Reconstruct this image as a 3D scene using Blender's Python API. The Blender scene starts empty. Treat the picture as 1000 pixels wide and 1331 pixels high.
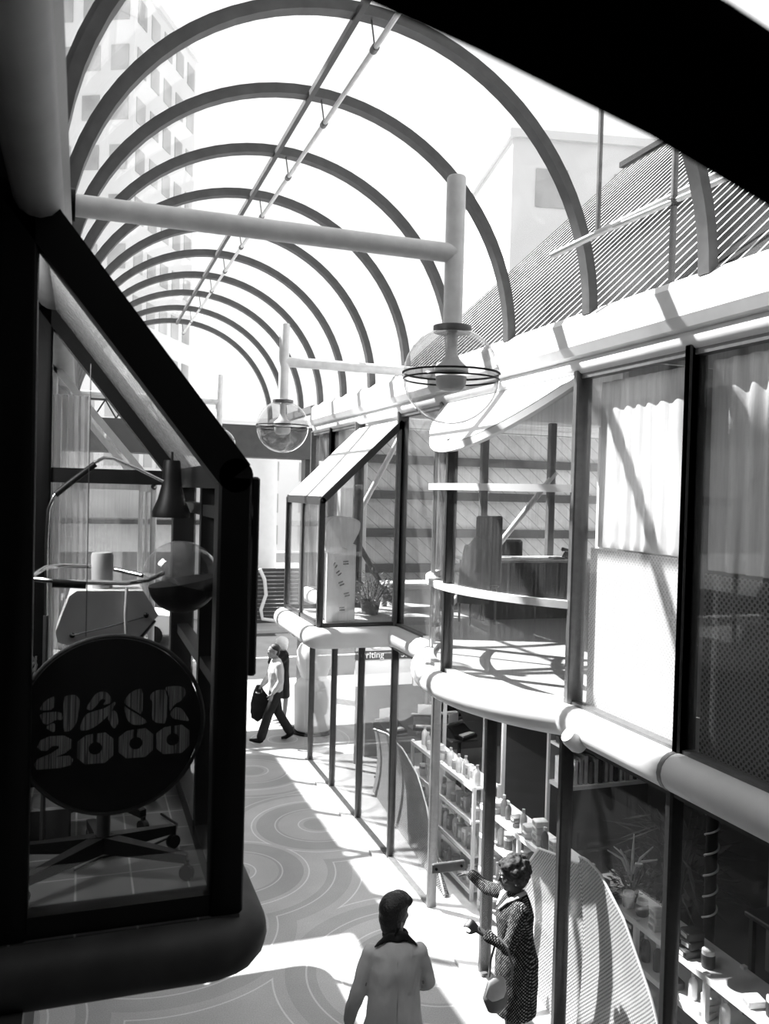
import bpy, math, random
from mathutils import Vector as V, Matrix
R = math.radians
random.seed(7)
C = bpy.context.scene.collection
S = bpy.context.scene
PI = math.pi

# ------------------------------------------------------------------ camera
YAW, PITCH, ROLL = R(19.4), R(-1.28), R(1.5)
EYE = V((0, 0, 4.45))
fw = V((math.sin(YAW)*math.cos(PITCH), math.cos(YAW)*math.cos(PITCH), math.sin(PITCH)))
rt = V((math.cos(YAW), -math.sin(YAW), 0))
up = rt.cross(fw)
r2 = rt*math.cos(ROLL) + up*math.sin(ROLL)
u2 = up*math.cos(ROLL) - rt*math.sin(ROLL)
cd = bpy.data.cameras.new('camera'); cam = bpy.data.objects.new('camera', cd); C.objects.link(cam)
M4 = Matrix((r2, u2, -fw)).transposed().to_4x4(); M4.translation = EYE
cam.matrix_world = M4
cd.sensor_fit = 'VERTICAL'; cd.sensor_height = 36; cd.lens = 36*1120/1331
cd.clip_start = .05; cd.clip_end = 400
cd.dof.use_dof = True; cd.dof.focus_distance = 7.0; cd.dof.aperture_fstop = 3.6
S.camera = cam

# ------------------------------------------------------------------ materials
def nodes(name):
    m = bpy.data.materials.new(name); m.use_nodes = True
    nt = m.node_tree; nt.nodes.clear()
    return m, nt, nt.nodes, nt.links
def coords(nt, kind='Object'):
    return nt.nodes.new('ShaderNodeTexCoord').outputs[kind]
def ramp(nt, src, stops, interp='LINEAR'):
    r = nt.nodes.new('ShaderNodeValToRGB'); r.color_ramp.interpolation = interp
    e = r.color_ramp.elements
    while len(e) < len(stops): e.new(.5)
    for k, (p, v) in enumerate(stops):
        e[k].position = p; e[k].color = (v, v, v, 1)
    nt.links.new(src, r.inputs[0]); return r.outputs[0]
def mth(nt, op, a, b=None, c=None):
    n = nt.nodes.new('ShaderNodeMath'); n.operation = op
    for i, x in enumerate((a, b, c)):
        if x is None: continue
        if isinstance(x, (int, float)): n.inputs[i].default_value = x
        else: nt.links.new(x, n.inputs[i])
    return n.outputs[0]
def noise(nt, vec, scale, detail=3, sc=(1, 1, 1)):
    mp = nt.nodes.new('ShaderNodeMapping'); mp.inputs['Scale'].default_value = sc
    nt.links.new(vec, mp.inputs[0])
    n = nt.nodes.new('ShaderNodeTexNoise'); n.inputs['Scale'].default_value = scale; n.inputs['Detail'].default_value = detail
    nt.links.new(mp.outputs[0], n.inputs[0]); return n.outputs[0]
def princ(nt, rough=.6, metal=0, spec=.4):
    b = nt.nodes.new('ShaderNodeBsdfPrincipled'); b.inputs['Roughness'].default_value = rough
    b.inputs['Metallic'].default_value = metal; b.inputs['Specular IOR Level'].default_value = spec
    o = nt.nodes.new('ShaderNodeOutputMaterial'); nt.links.new(b.outputs[0], o.inputs[0])
    return b
def mat(name, v, rough=.6, metal=0, amp=.12, scale=6, spec=.4, sc=(1, 1, 1), bump=0):
    m, nt, N, L = nodes(name)
    b = princ(nt, rough, metal, spec)
    n = noise(nt, coords(nt), scale, 4, sc)
    L.new(ramp(nt, n, [(.25, v*(1-amp)), (.75, min(1, v*(1+amp)))]), b.inputs['Base Color'])
    if bump:
        bp = N.new('ShaderNodeBump'); bp.inputs['Strength'].default_value = bump; bp.inputs['Distance'].default_value = .02
        L.new(n, bp.inputs['Height']); L.new(bp.outputs[0], b.inputs['Normal'])
    return m
def pattern(name, lo, hi, fn, rough=.7, spec=.3):
    m, nt, N, L = nodes(name)
    b = princ(nt, rough, 0, spec)
    f = fn(nt)
    L.new(ramp(nt, f, [(0, lo), (1, hi)]), b.inputs['Base Color'])
    return m
def sep(nt, vec):
    s = nt.nodes.new('ShaderNodeSeparateXYZ'); nt.links.new(vec, s.inputs[0]); return s.outputs
def glass(name, t=.93, dirt=.05, streak=.0, gloss=1.0, dv=.8, rough=.0, streak_sc=(60, 60, 1.2), refl=1.0):
    m, nt, N, L = nodes(name)
    tr = N.new('ShaderNodeBsdfTransparent'); tr.inputs[0].default_value = (t, t, t, 1)
    gl = N.new('ShaderNodeBsdfGlossy'); gl.inputs['Roughness'].default_value = rough; gl.inputs[0].default_value = (gloss, gloss, gloss, 1)
    lw = N.new('ShaderNodeLayerWeight'); lw.inputs[0].default_value = .5
    fz = mth(nt, 'MULTIPLY_ADD', mth(nt, 'POWER', lw.outputs['Facing'], 5), .8*refl, .03*refl)
    mx = N.new('ShaderNodeMixShader'); L.new(fz, mx.inputs[0]); L.new(tr.outputs[0], mx.inputs[1]); L.new(gl.outputs[0], mx.inputs[2])
    df = N.new('ShaderNodeBsdfDiffuse'); df.inputs[0].default_value = (dv, dv, dv, 1)
    tl = N.new('ShaderNodeBsdfTranslucent'); tl.inputs[0].default_value = (dv, dv, dv, 1)
    dd = N.new('ShaderNodeMixShader'); dd.inputs[0].default_value = .4; L.new(df.outputs[0], dd.inputs[1]); L.new(tl.outputs[0], dd.inputs[2])
    m2 = N.new('ShaderNodeMixShader')
    vec = coords(nt)
    n1 = noise(nt, vec, 1.0, 3, streak_sc)
    n2 = noise(nt, vec, 1.3, 3)
    f = mth(nt, 'MULTIPLY', ramp(nt, n1, [(.42, .15), (.7, 1)]), ramp(nt, n2, [(.3, .4), (.75, 1)]))
    f = mth(nt, 'MULTIPLY_ADD', f, streak, dirt)
    L.new(f, m2.inputs[0]); L.new(mx.outputs[0], m2.inputs[1]); L.new(dd.outputs[0], m2.inputs[2])
    o = N.new('ShaderNodeOutputMaterial'); L.new(m2.outputs[0], o.inputs[0])
    return m
def weave(name, v, hole, step, axes=(1, 2), thr=.25, dark=.35):
    """open woven sheet: a grid of small darker, partly open dots"""
    m, nt, N, L = nodes(name)
    s = sep(nt, coords(nt))
    a = mth(nt, 'SINE', mth(nt, 'MULTIPLY', s[axes[0]], 2*PI/step))
    b = mth(nt, 'SINE', mth(nt, 'MULTIPLY', s[axes[1]], 2*PI/step))
    p = mth(nt, 'GREATER_THAN', mth(nt, 'MULTIPLY', a, b), thr)
    df = N.new('ShaderNodeBsdfDiffuse'); df.inputs[0].default_value = (v, v, v, 1)
    tl = N.new('ShaderNodeBsdfTranslucent'); tl.inputs[0].default_value = (v, v, v, 1)
    base = N.new('ShaderNodeMixShader'); base.inputs[0].default_value = .3
    L.new(df.outputs[0], base.inputs[1]); L.new(tl.outputs[0], base.inputs[2])
    dk = N.new('ShaderNodeBsdfDiffuse'); dk.inputs[0].default_value = (v*dark,)*3+(1,)
    tr = N.new('ShaderNodeBsdfTransparent')
    dot = N.new('ShaderNodeMixShader'); dot.inputs[0].default_value = hole
    L.new(dk.outputs[0], dot.inputs[1]); L.new(tr.outputs[0], dot.inputs[2])
    mx = N.new('ShaderNodeMixShader'); L.new(p, mx.inputs[0]); L.new(base.outputs[0], mx.inputs[1]); L.new(dot.outputs[0], mx.inputs[2])
    o = N.new('ShaderNodeOutputMaterial'); L.new(mx.outputs[0], o.inputs[0])
    return m
def cloth(name, v, trans=.4, sheer=0):
    m, nt, N, L = nodes(name)
    n = noise(nt, coords(nt), 3, 3, (1, 14, 1))
    col = ramp(nt, n, [(.3, v*.85), (.7, v)])
    df = N.new('ShaderNodeBsdfDiffuse'); L.new(col, df.inputs[0])
    tl = N.new('ShaderNodeBsdfTranslucent'); L.new(col, tl.inputs[0])
    mx = N.new('ShaderNodeMixShader'); mx.inputs[0].default_value = trans
    L.new(df.outputs[0], mx.inputs[1]); L.new(tl.outputs[0], mx.inputs[2])
    tr = N.new('ShaderNodeBsdfTransparent'); m2 = N.new('ShaderNodeMixShader'); m2.inputs[0].default_value = sheer
    L.new(mx.outputs[0], m2.inputs[1]); L.new(tr.outputs[0], m2.inputs[2])
    o = N.new('ShaderNodeOutputMaterial'); L.new(m2.outputs[0], o.inputs[0])
    return m

def terrazzo():
    m, nt, N, L = nodes('terrazzo_circles')
    b = princ(nt, .45, 0, .35)
    vec = coords(nt)
    v = N.new('ShaderNodeTexVoronoi'); v.voronoi_dimensions = '2D'; v.inputs['Scale'].default_value = .42; v.inputs['Randomness'].default_value = .8
    L.new(vec, v.inputs['Vector'])
    d = v.outputs['Distance']
    tone = ramp(nt, d, [(0, .36), (.08, .45), (.22, .37), (.34, .50), (.46, .40), (.58, .48)], 'CONSTANT')
    w = mth(nt, 'PINGPONG', mth(nt, 'ADD', d, .02), .065)
    line = mth(nt, 'LESS_THAN', w, .0035)
    g = ramp(nt, noise(nt, vec, 90, 2), [(.3, .82), (.7, 1.12)])
    g2 = ramp(nt, noise(nt, vec, 1.5, 3), [(.3, .88), (.7, 1.1)])
    c = mth(nt, 'MULTIPLY', mth(nt, 'MULTIPLY', tone, g), g2)
    c = mth(nt, 'MULTIPLY_ADD', line, .22, c)
    L.new(c, b.inputs['Base Color'])
    return m
def planks(name, lo, hi, width, ang):
    def fn(nt):
        s = sep(nt, coords(nt))
        u = mth(nt, 'ADD', mth(nt, 'MULTIPLY', s[0], math.cos(ang)), mth(nt, 'MULTIPLY', s[2], math.sin(ang)))
        fr = mth(nt, 'FRACT', mth(nt, 'MULTIPLY', u, 1/width))
        gap = mth(nt, 'GREATER_THAN', fr, .06)
        n = ramp(nt, noise(nt, coords(nt), 5, 3), [(.35, .7), (.65, 1)])
        return mth(nt, 'MULTIPLY', gap, n)
    return pattern(name, lo, hi, fn)
def tiles(name, lo, hi, size, gap=.03, axes=(0, 1)):
    def fn(nt):
        s = sep(nt, coords(nt))
        a = mth(nt, 'LESS_THAN', mth(nt, 'FRACT', mth(nt, 'MULTIPLY', s[axes[0]], 1/size)), gap)
        b = mth(nt, 'LESS_THAN', mth(nt, 'FRACT', mth(nt, 'MULTIPLY', s[axes[1]], 1/size)), gap)
        g = mth(nt, 'MAXIMUM', a, b)
        return mth(nt, 'ADD', mth(nt, 'MULTIPLY', g, .75), mth(nt, 'MULTIPLY', noise(nt, coords(nt), 8, 3), .3))
    return pattern(name, lo, hi, fn, .45)
def houndstooth(name, lo, hi, step):
    def fn(nt):
        s = sep(nt, coords(nt))
        q = mth(nt, 'ADD', s[0], s[1])
        a = mth(nt, 'SINE', mth(nt, 'MULTIPLY', q, 2*PI/step))
        c = mth(nt, 'SINE', mth(nt, 'MULTIPLY', s[2], 2*PI/step))
        k = mth(nt, 'MULTIPLY', a, c)
        r = noise(nt, coords(nt), 30, 2)
        return mth(nt, 'MULTIPLY', mth(nt, 'GREATER_THAN', k, .28), ramp(nt, r, [(.35, .2), (.6, 1)]))
    return pattern(name, lo, hi, fn, .9, .1)

m_floor = terrazzo()
m_black = mat('black_painted_steel', .003, .5, 0, .3, 8, .15)
m_dark = mat('dark_bronze_frame', .045, .4, .3, .2, 20)
m_alu = mat('aluminium_mullion', .15, .4, .2, .15, 20)
m_mid = mat('grey_frame', .18, .45, .2, .15, 20)
m_arch = mat('arch_steel', .11, .5, .1, .2, 9)
m_white = mat('white_enamel', .82, .5, 0, .05, 3)
m_whitedirty = mat('weathered_white_beam', .78, .6, 0, .10, 4)
m_pole = mat('grey_enamel_tube', .86, .45, 0, .10, 12)
m_tube = mat('white_tube', .78, .5, 0, .05, 5)
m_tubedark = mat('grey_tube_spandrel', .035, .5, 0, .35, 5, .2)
m_glass = glass('clear_window', .97, .004, .02, refl=.6)
m_glassdusty = glass('dusty_window', .97, .02, .11, refl=.6)
m_vault = glass('vault_glazing', .99, .004, .012, refl=.3)
m_saloonglass = glass('salon_window', .97, .003, .012, 1, .5, refl=.3)
m_roofglass = glass('salon_sloping_glass', .8, .30, .15, .6, .5, refl=.3)
m_globe = glass('globe_glass', .80, .015, .03, .9, refl=2.0)
m_bubble = glass('bubble_plastic', .82, .05, .15, 1, .6, .05, (8, 8, 8))
m_ceiling = mat('plaster_ceiling', .8, .8, 0, .04, 2)
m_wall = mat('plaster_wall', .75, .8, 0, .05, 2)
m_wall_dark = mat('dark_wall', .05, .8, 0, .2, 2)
m_carpet = mat('grey_carpet', .42, .9, 0, .12, 60)
m_shopfloor = mat('shop_vinyl', .22, .6, 0, .1, 3)
m_tile = tiles('salon_tiles', .022, .16, .22, .035)
m_pave = tiles('paving', .36, .58, .6, .02)
m_road = mat('asphalt', .055, .9, 0, .2, 2)
m_conc = mat('concrete', .55, .8, 0, .12, 1.5)
m_bldg = mat('pale_building', .72, .8, 0, .06, .4)
m_bldg2 = mat('grey_building', .45, .8, 0, .1, .4)
m_pane = mat('dark_pane', .16, .2, 0, .3, 1.5)
m_curtain = cloth('curtain_cloth', .92, .2)
m_sheer = cloth('sheer_curtain', .97, .1, .0)
m_weave = weave('white_weave', .88, .03, .034, (1, 2), .3, .6)
m_weave2 = weave('shaded_weave', .32, .1, .042, (1, 2), .2, .15)  # darker weave; the shade of its bay is put into the colour
m_meshg = weave('mesh_guard', .74, .45, .032, (1, 2), .05, .3)
m_meshd = weave('grey_mesh_guard', .33, .4, .04, (1, 2), .0, .25)
m_wood = planks('diagonal_pine_boards', .3, .8, .16, R(50))
m_skin = mat('skin', .28, .55, 0, .08, 9)
m_skin2 = mat('brown_skin', .075, .5, 0, .1, 9)
m_hair = mat('dark_hair', .012, .45, 0, .4, 60, .5, (1, 1, 1), .5)
m_hairgrey = mat('greying_curls', .05, .65, 0, .7, 40, .25, (1, 1, 1), .5)
m_tan = mat('tan_jacket_cloth', .58, .85, 0, .14, 7, .2, (1, 1, .5), .9)
m_light = mat('pale_shirt_cloth', .52, .85, 0, .12, 9)
m_darkcl = mat('dark_cloth', .022, .85, 0, .3, 12, .2)
m_dress = houndstooth('patterned_dress', .012, .30, .026)
m_leather = mat('pale_leather', .45, .5, 0, .15, 8)
m_leatherd = mat('grey_leather', .12, .5, 0, .15, 8)
m_chrome = mat('chrome', .75, .18, 1, .05, 5)
m_machine = mat('machine_cream', .55, .5, 0, .12, 6)
m_box = {k: mat('packaging_%s' % k, v, .55, 0, .15, 25) for k, v in dict(white=.8, pale=.6, grey=.35, dark=.1, black=.03).items()}
m_leaf = mat('leaf', .09, .6, 0, .5, 12)
m_card = mat('cardboard', .78, .8, 0, .1, 6)
m_ink = mat('black_ink', .02, .7)
def stripes(nt):
    s = sep(nt, coords(nt))
    n = noise(nt, coords(nt), 160, 0, (1, .02, .02))
    return ramp(nt, n, [(.42, 0), (.5, 1), (.6, .35)])
m_letter = pattern('striped_lettering', .06, .30, stripes)
m_louvre = mat('dark_glazed_roof', .03, 1, 0, .9, .9, 0)  # sky reflections put into the colour as light and dark blotches

# ------------------------------------------------------------------ mesh tools
WL = {}
class B:
    def __init__(s): s.v = []; s.f = []
    def add(s, vs, fs):
        o = len(s.v); s.v += [V(p) for p in vs]; s.f += [tuple(i+o for i in f) for f in fs]; return s
    def hexa(s, p):
        return s.add(p, [(0,3,2,1), (4,5,6,7), (0,1,5,4), (1,2,6,5), (2,3,7,6), (3,0,4,7)])
    def box(s, x0, y0, z0, x1, y1, z1):
        return s.hexa([(x0,y0,z0), (x1,y0,z0), (x1,y1,z0), (x0,y1,z0), (x0,y0,z1), (x1,y0,z1), (x1,y1,z1), (x0,y1,z1)])
    def bbox(s, x0, y0, z0, x1, y1, z1, b=.01):
        """box with chamfered vertical and top edges"""
        P = [(x0+b,y0), (x1-b,y0), (x1,y0+b), (x1,y1-b), (x1-b,y1), (x0+b,y1), (x0,y1-b), (x0,y0+b)]
        cx, cy = (x0+x1)/2, (y0+y1)/2
        def ring(z, k): return [(cx+(x-cx)*(1-k*2*b/max(x1-x0,1e-4)), cy+(y-cy)*(1-k*2*b/max(y1-y0,1e-4)), z) for x, y in P]
        return s.rings([ring(z0+b*0, .6), ring(z0+b, 0), ring(z1-b, 0), ring(z1, 1)])
    def rings(s, rs, closed=True, cap=True):
        n = len(rs[0]); vs = [p for r in rs for p in r]; fs = []
        for k in range(len(rs)-1):
            for i in range(n if closed else n-1):
                j = (i+1) % n
                fs.append((k*n+i, k*n+j, (k+1)*n+j, (k+1)*n+i))
        if cap and closed:
            fs.append(tuple(range(n-1, -1, -1))); fs.append(tuple((len(rs)-1)*n+i for i in range(n)))
        return s.add(vs, fs)
    def beam(s, p, q, w, h, upv=(0, 0, 1)):
        p, q = V(p), V(q); d = (q-p).normalized(); u = V(upv)
        if abs(d.dot(u)) > .98: u = V((0, 1, 0))
        a = d.cross(u).normalized()*w/2; b = a.cross(d).normalized()*h/2
        return s.hexa([p-a-b, p+a-b, p+a+b, p-a+b, q-a-b, q+a-b, q+a+b, q-a+b]) if False else s.rings([[p-a-b, p+a-b, p+a+b, p-a+b], [q-a-b, q+a-b, q+a+b, q-a+b]])
    def tube(s, path, r, n=10, closed=False, rb=None):
        P = [V(p) for p in path]; m = len(P); rs = []
        rr = r if isinstance(r, (list, tuple)) else [r]*m
        prev = None
        for i in range(m):
            if closed: t = (P[(i+1) % m]-P[i-1])
            else: t = P[min(i+1, m-1)]-P[max(i-1, 0)]
            t.normalize()
            if prev is None:
                a = t.orthogonal().normalized()
            else:
                a = (prev - t*prev.dot(t)).normalized()
            prev = a; b = t.cross(a)
            rs.append([P[i]+(a*math.cos(2*PI*k/n)+b*math.sin(2*PI*k/n))*rr[i] for k in range(n)])
        if closed: rs.append(rs[0])
        return s.rings(rs, True, not closed)
    def loft(s, path, ab, side, n=16):
        """elliptical sections: half-width a along side, b across"""
        P = [V(p) for p in path]; m = len(P); rs = []
        for i in range(m):
            t = (P[min(i+1, m-1)]-P[max(i-1, 0)]).normalized()
            sd = V(side[i] if isinstance(side, list) else side)
            a = (sd - t*sd.dot(t)).normalized(); b = t.cross(a)
            rs.append([P[i]+a*math.cos(2*PI*k/n)*ab[i][0]+b*math.sin(2*PI*k/n)*ab[i][1] for k in range(n)])
        return s.rings(rs)
    def lathe(s, prof, c=(0, 0, 0), n=24, M=None):
        c = V(c); rs = []
        for r, z in prof:
            ring = [V((max(r, 1e-4)*math.cos(2*PI*k/n), max(r, 1e-4)*math.sin(2*PI*k/n), z)) for k in range(n)]
            if M is not None: ring = [M @ p for p in ring]
            rs.append([p+c for p in ring])
        return s.rings(rs)
    def sph(s, c, r, n=16, m=10, M=None, z0=-1, z1=1):
        if not isinstance(r, (tuple, list)): r = (r, r, r)
        c = V(c); rs = []
        t0, t1 = math.asin(z0), math.asin(z1)
        for i in range(m+1):
            t = t0+(t1-t0)*i/m; k_ = max(math.cos(t), 1e-3)
            ring = [V((r[0]*k_*math.cos(2*PI*k/n), r[1]*k_*math.sin(2*PI*k/n), r[2]*math.sin(t))) for k in range(n)]
            if M is not None: ring = [M @ p for p in ring]
            rs.append([p+c for p in ring])
        return s.rings(rs)
    def prism(s, poly, f0, f1):
        n = len(poly); a = [V(f0(x, y)) for x, y in poly]; b = [V(f1(x, y)) for x, y in poly]
        return s.add(a+b, [tuple(range(n-1, -1, -1)), tuple(range(n, 2*n))] + [(i, (i+1) % n, n+(i+1) % n, n+i) for i in range(n)])
    def sheet(s, grid, th=.0):
        """grid of points -> thin solid sheet (offset along normal by th)"""
        nu, nv = len(grid), len(grid[0]); P = [[V(p) for p in row] for row in grid]
        vs = [p for row in P for p in row]; fs = []
        for i in range(nu-1):
            for j in range(nv-1):
                fs.append((i*nv+j, (i+1)*nv+j, (i+1)*nv+j+1, i*nv+j+1))
        if not th: return s.add(vs, fs)
        Nn = []
        for i in range(nu):
            for j in range(nv):
                a = P[min(i+1, nu-1)][j]-P[max(i-1, 0)][j]; b = P[i][min(j+1, nv-1)]-P[i][max(j-1, 0)]
                Nn.append(a.cross(b).normalized())
        o = len(vs); vs2 = [p+n_*th for p, n_ in zip(vs, Nn)]
        fs2 = [tuple(o+i for i in f[::-1]) for f in fs]
        ed = []
        idx = lambda i, j: i*nv+j
        loop = [idx(i, 0) for i in range(nu)]+[idx(nu-1, j) for j in range(1, nv)]+[idx(i, nv-1) for i in range(nu-2, -1, -1)]+[idx(0, j) for j in range(nv-2, 0, -1)]
        for k in range(len(loop)):
            a, b = loop[k], loop[(k+1) % len(loop)]
            ed.append((b, a, a+o, b+o))
        return s.add(vs+vs2, fs+fs2+ed)
    def build(s, name, m, parent=None, smooth=False, local=False):
        off = V((0, 0, 0))
        if parent is not None and not local: off = WL.get(parent.name, V((0, 0, 0)))
        me = bpy.data.meshes.new(name)
        me.from_pydata([tuple(p-off) for p in s.v], [], s.f); me.materials.append(m)
        me.update()
        if smooth:
            me.polygons.foreach_set('use_smooth', [True]*len(me.polygons))
            try: me.set_sharp_from_angle(angle=R(38))
            except Exception: pass
        o = bpy.data.objects.new(name, me); C.objects.link(o)
        if parent is not None: o.parent = parent; WL[o.name] = off
        else: WL[o.name] = V((0, 0, 0))
        return o
def tag(o, label=None, cat=None, group=None, kind=None):
    if label: o['label'] = label
    if cat: o['category'] = cat
    if group: o['group'] = group
    if kind: o['kind'] = kind
    return o
def empty(name, loc, label=None, cat=None, group=None, kind=None, rz=0):
    o = bpy.data.objects.new(name, None); C.objects.link(o); o.location = loc; o.rotation_euler = (0, 0, rz)
    o.empty_display_size = .1
    WL[o.name] = V(loc)
    return tag(o, label, cat, group, kind)
def struct(o): o['kind'] = 'structure'; return o
def copy_tree(o, parent=None):
    c = o.copy(); C.objects.link(c)
    if parent is not None: c.parent = parent
    for ch in o.children: copy_tree(ch, c)
    return c
def remesh(o, voxel, smooth=2):
    """fuse overlapping closed pieces of o into one continuous skin"""
    m = o.modifiers.new('r', 'REMESH'); m.mode = 'VOXEL'; m.voxel_size = voxel
    if smooth:
        k = o.modifiers.new('s', 'SMOOTH'); k.iterations = smooth; k.factor = .5
    dg = bpy.context.evaluated_depsgraph_get()
    me = bpy.data.meshes.new_from_object(o.evaluated_get(dg)); o.modifiers.clear()
    me.polygons.foreach_set('use_smooth', [True]*len(me.polygons))
    o.data = me; return o
def wrinkle(o, amp, sc=(9, 9, 5)):
    from mathutils import noise as nz
    me = o.data; me.update(); nr = [v.normal.copy() for v in me.vertices]
    for v, n_ in zip(me.vertices, nr):
        p = v.co.copy(); d = nz.noise(V((p.x*sc[0], p.y*sc[1], p.z*sc[2])))+.5*nz.noise(V((p.x*sc[0]*2.3, p.y*sc[1]*2.3, p.z*sc[2]*2.3+7)))
        v.co = p+n_*(d*amp)
    me.update(); return o
def textmesh(body, size, loc, rot, m, name, parent=None, extrude=.003):
    cu = bpy.data.curves.new(name, 'FONT'); cu.body = body; cu.size = size; cu.extrude = extrude; cu.align_x = 'CENTER'; cu.align_y = 'CENTER'
    t = bpy.data.objects.new(name, cu); C.objects.link(t)
    dg = bpy.context.evaluated_depsgraph_get()
    me = bpy.data.meshes.new_from_object(t.evaluated_get(dg)); bpy.data.objects.remove(t)
    me.materials.clear(); me.materials.append(m)
    o = bpy.data.objects.new(name, me); C.objects.link(o)
    o.location = V(loc) - (WL.get(parent.name, V((0,0,0))) if parent else V((0,0,0))); o.rotation_euler = rot
    if parent: o.parent = parent
    return o
# ------------------------------------------------------------------ world and sun
w = bpy.data.worlds.new('sky'); S.world = w; w.use_nodes = True
bg = w.node_tree.nodes['Background']; bg.inputs[0].default_value = (1, 1, 1, 1); bg.inputs[1].default_value = 1.15
sl = bpy.data.lights.new('sun', 'SUN'); sl.energy = 15.0; sl.angle = R(.6)
so = bpy.data.objects.new('sun', sl); C.objects.link(so)
so.rotation_euler = V((-1, 1, 1.8)).to_track_quat('Z', 'Y').to_euler(); so.location = (-6, 10, 20)
S.view_settings.view_transform = 'Standard'; S.view_settings.look = 'None'; S.view_settings.gamma = 1
S.view_settings.use_curve_mapping = False; S.view_settings.exposure = 0.1
S.cycles.transparent_max_bounces = 32; S.cycles.max_bounces = 8; S.cycles.diffuse_bounces = 3
S.cycles.caustics_reflective = False; S.cycles.caustics_refractive = False
S.cycles.sample_clamp_indirect = 4

XW = 3.63           # right facade plane
XL = -.22           # left facade plane
FL = 2.85           # upper floor level
YS = [4.48+1.3*k-1.3*3 for k in range(12)]   # bay grid ... 4.48 is index 3

# ------------------------------------------------------------------ ground
struct(B().box(-6, -3, -.15, 9.5, 15.6, 0).build('floor', m_floor))
pv = tag(B().box(-30, 15.6, -.17, 30, 20.0, -.02).build('trim_1', m_pave), kind='structure')
rd = tag(B().box(-60, 20.0, -.3, 60, 27.0, -.12).build('road', m_road), 'grey asphalt street crossing behind the arcade mouth', 'road', kind='structure')
tag(B().box(-30, 23.0, -.12, 30, 23.12, -.116).build('road_line', m_white), 'thin white lane line along the street', 'road marking')
tag(B().box(-60, 27.0, -.3, 60, 60, -.02).build('trim_2', m_pave), kind='structure')

# ------------------------------------------------------------------ glass vault
CX, CZ, RA = 1.72, 5.83, 1.87
ceil = empty('ceiling', (CX, 4.3, 5.85), kind='structure')
def arcpt(t, r): return (CX+r*math.cos(t), CZ+r*math.sin(t))
AY = [1.75+1.3*k for k in range(13)]
for y in AY:
    b = B()
    N = 40
    prof = [(-.05, -.04), (.05, -.04), (.05, .02), (.025, .02), (.025, .05), (-.025, .05), (-.025, .02), (-.05, .02)]
    rs = []
    for i in range(N+1):
        t = PI*i/N
        rs.append([(arcpt(t, RA+q)[0], y+p, arcpt(t, RA+q)[1]) for p, q in prof])
    b.rings(rs)
    b.build('arch_rib', m_arch, ceil, True)
for k in range(len(AY)-1):
    y0, y1 = AY[k]+.03, AY[k+1]-.03
    g = []
    for i in range(41):
        t = PI*i/40; x, z = arcpt(t, RA+.055); g.append([(x, y0, z), (x, y1, z)])
    B().sheet(g, .008).build('curved_pane', m_vault, ceil, True)
B().beam((1.70, .9, 7.66), (1.70, 17.35, 7.66), .04, .05).build('ridge_bar', m_arch, ceil)
rp = B().tube([(1.83, .9+i*.5, 7.47) for i in range(34)], .019, 8).build('ridge_pipe', m_pole, ceil, True)
for y in AY:
    B().tube([(1.83, y, 7.49), (1.80, y, 7.68)], .006, 6).lathe([(.028, -.03), (.028, .03)], (1.83, y, 7.47), 10, Matrix.Rotation(R(90), 3, 'X')).build('pipe_hanger', m_mid, ceil, True)

# ------------------------------------------------------------------ gutter beams
def gutter(name, x, s, y0, y1, m, label, mt):
    """deep white gutter beam with a rounded tube along its foot"""
    e = empty(name, (x, (y0+y1)/2, 5.5), kind='structure')
    # s=+1: the arcade lies on the -X side
    pts = [(x-.10*s, 5.53), (x-.13*s, 5.60), (x-.10*s, 5.80), (x-.02*s, 5.87), (x+.22*s, 5.87), (x+.22*s, 5.50), (x-.02*s, 5.50)]
    B().prism(pts, lambda a, b: (a, y0, b), lambda a, b: (a, y1, b)).build('fascia', m, e)
    tx, tr_ = (x+.0, .075) if s > 0 else (x+.03, .085)
    B().tube([(tx, y0-.03, 5.46), (tx, y0, 5.46), (tx, y1, 5.46), (tx, y1+.03, 5.46)], [.05, tr_, tr_, .05], 14).build('foot_tube', mt, e, True)
    return e
gutter('trim_3', XW, 1, -.5, 13.75, m_whitedirty, '', m_tube)
gutter('trim_4', XL+.03, -1, .6, 17.4, m_dark, '', mat('shaded_grey_tube', .25, .6, 0, .15, 4))  # backlit white gutter; its shade is put into these dark colours
struct(B().beam((XW-.02, 13.75, 5.80), (XW-.02, 17.45, 5.80), .10, .12).build('trim_5', m_mid))

# ------------------------------------------------------------------ right building shell
struct(B().box(XW+.25, .8, 5.52, 9.2, 11.45, 5.66).build('roof', m_ceiling))
struct(B().box(XW+.25, 13.2, 5.52, 9.2, 13.9, 5.66).build('roof', m_ceiling))
struct(B().box(XW+.25, 11.45, 5.58, 9.2, 13.2, 5.60).build('window_30', m_glass))  # unseen skylight added to brighten the room below
def arcbay(sag, n=20, c0=5.78, c1=8.42, x=XW):
    h = (c1-c0)/2; ym = (c0+c1)/2; Rr = (h*h+sag*sag)/(2*sag); xc = x-sag+Rr
    a = math.asin(h/Rr)
    return [(xc-Rr*math.cos(a-2*a*i/n), ym-Rr*math.sin(a-2*a*i/n)) for i in range(n+1)]
bay = arcbay(.50)
# plan outline of the upper floor front, near to far
front = [(XW, .8), (XW, 5.78)] + bay[1:-1] + [(XW, 8.42), (XW, 9.72), (2.65, 9.72), (2.65, 11.42), (XW, 11.42), (XW, 13.9)]
poly = front + [(9.2, 13.9), (9.2, .8)]
fs = B().prism([(x, y) for x, y in poly], lambda a, b: (a, b, 2.60), lambda a, b: (a, b, FL-.004))
struct(fs.build('floor_upper', m_carpet))
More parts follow.
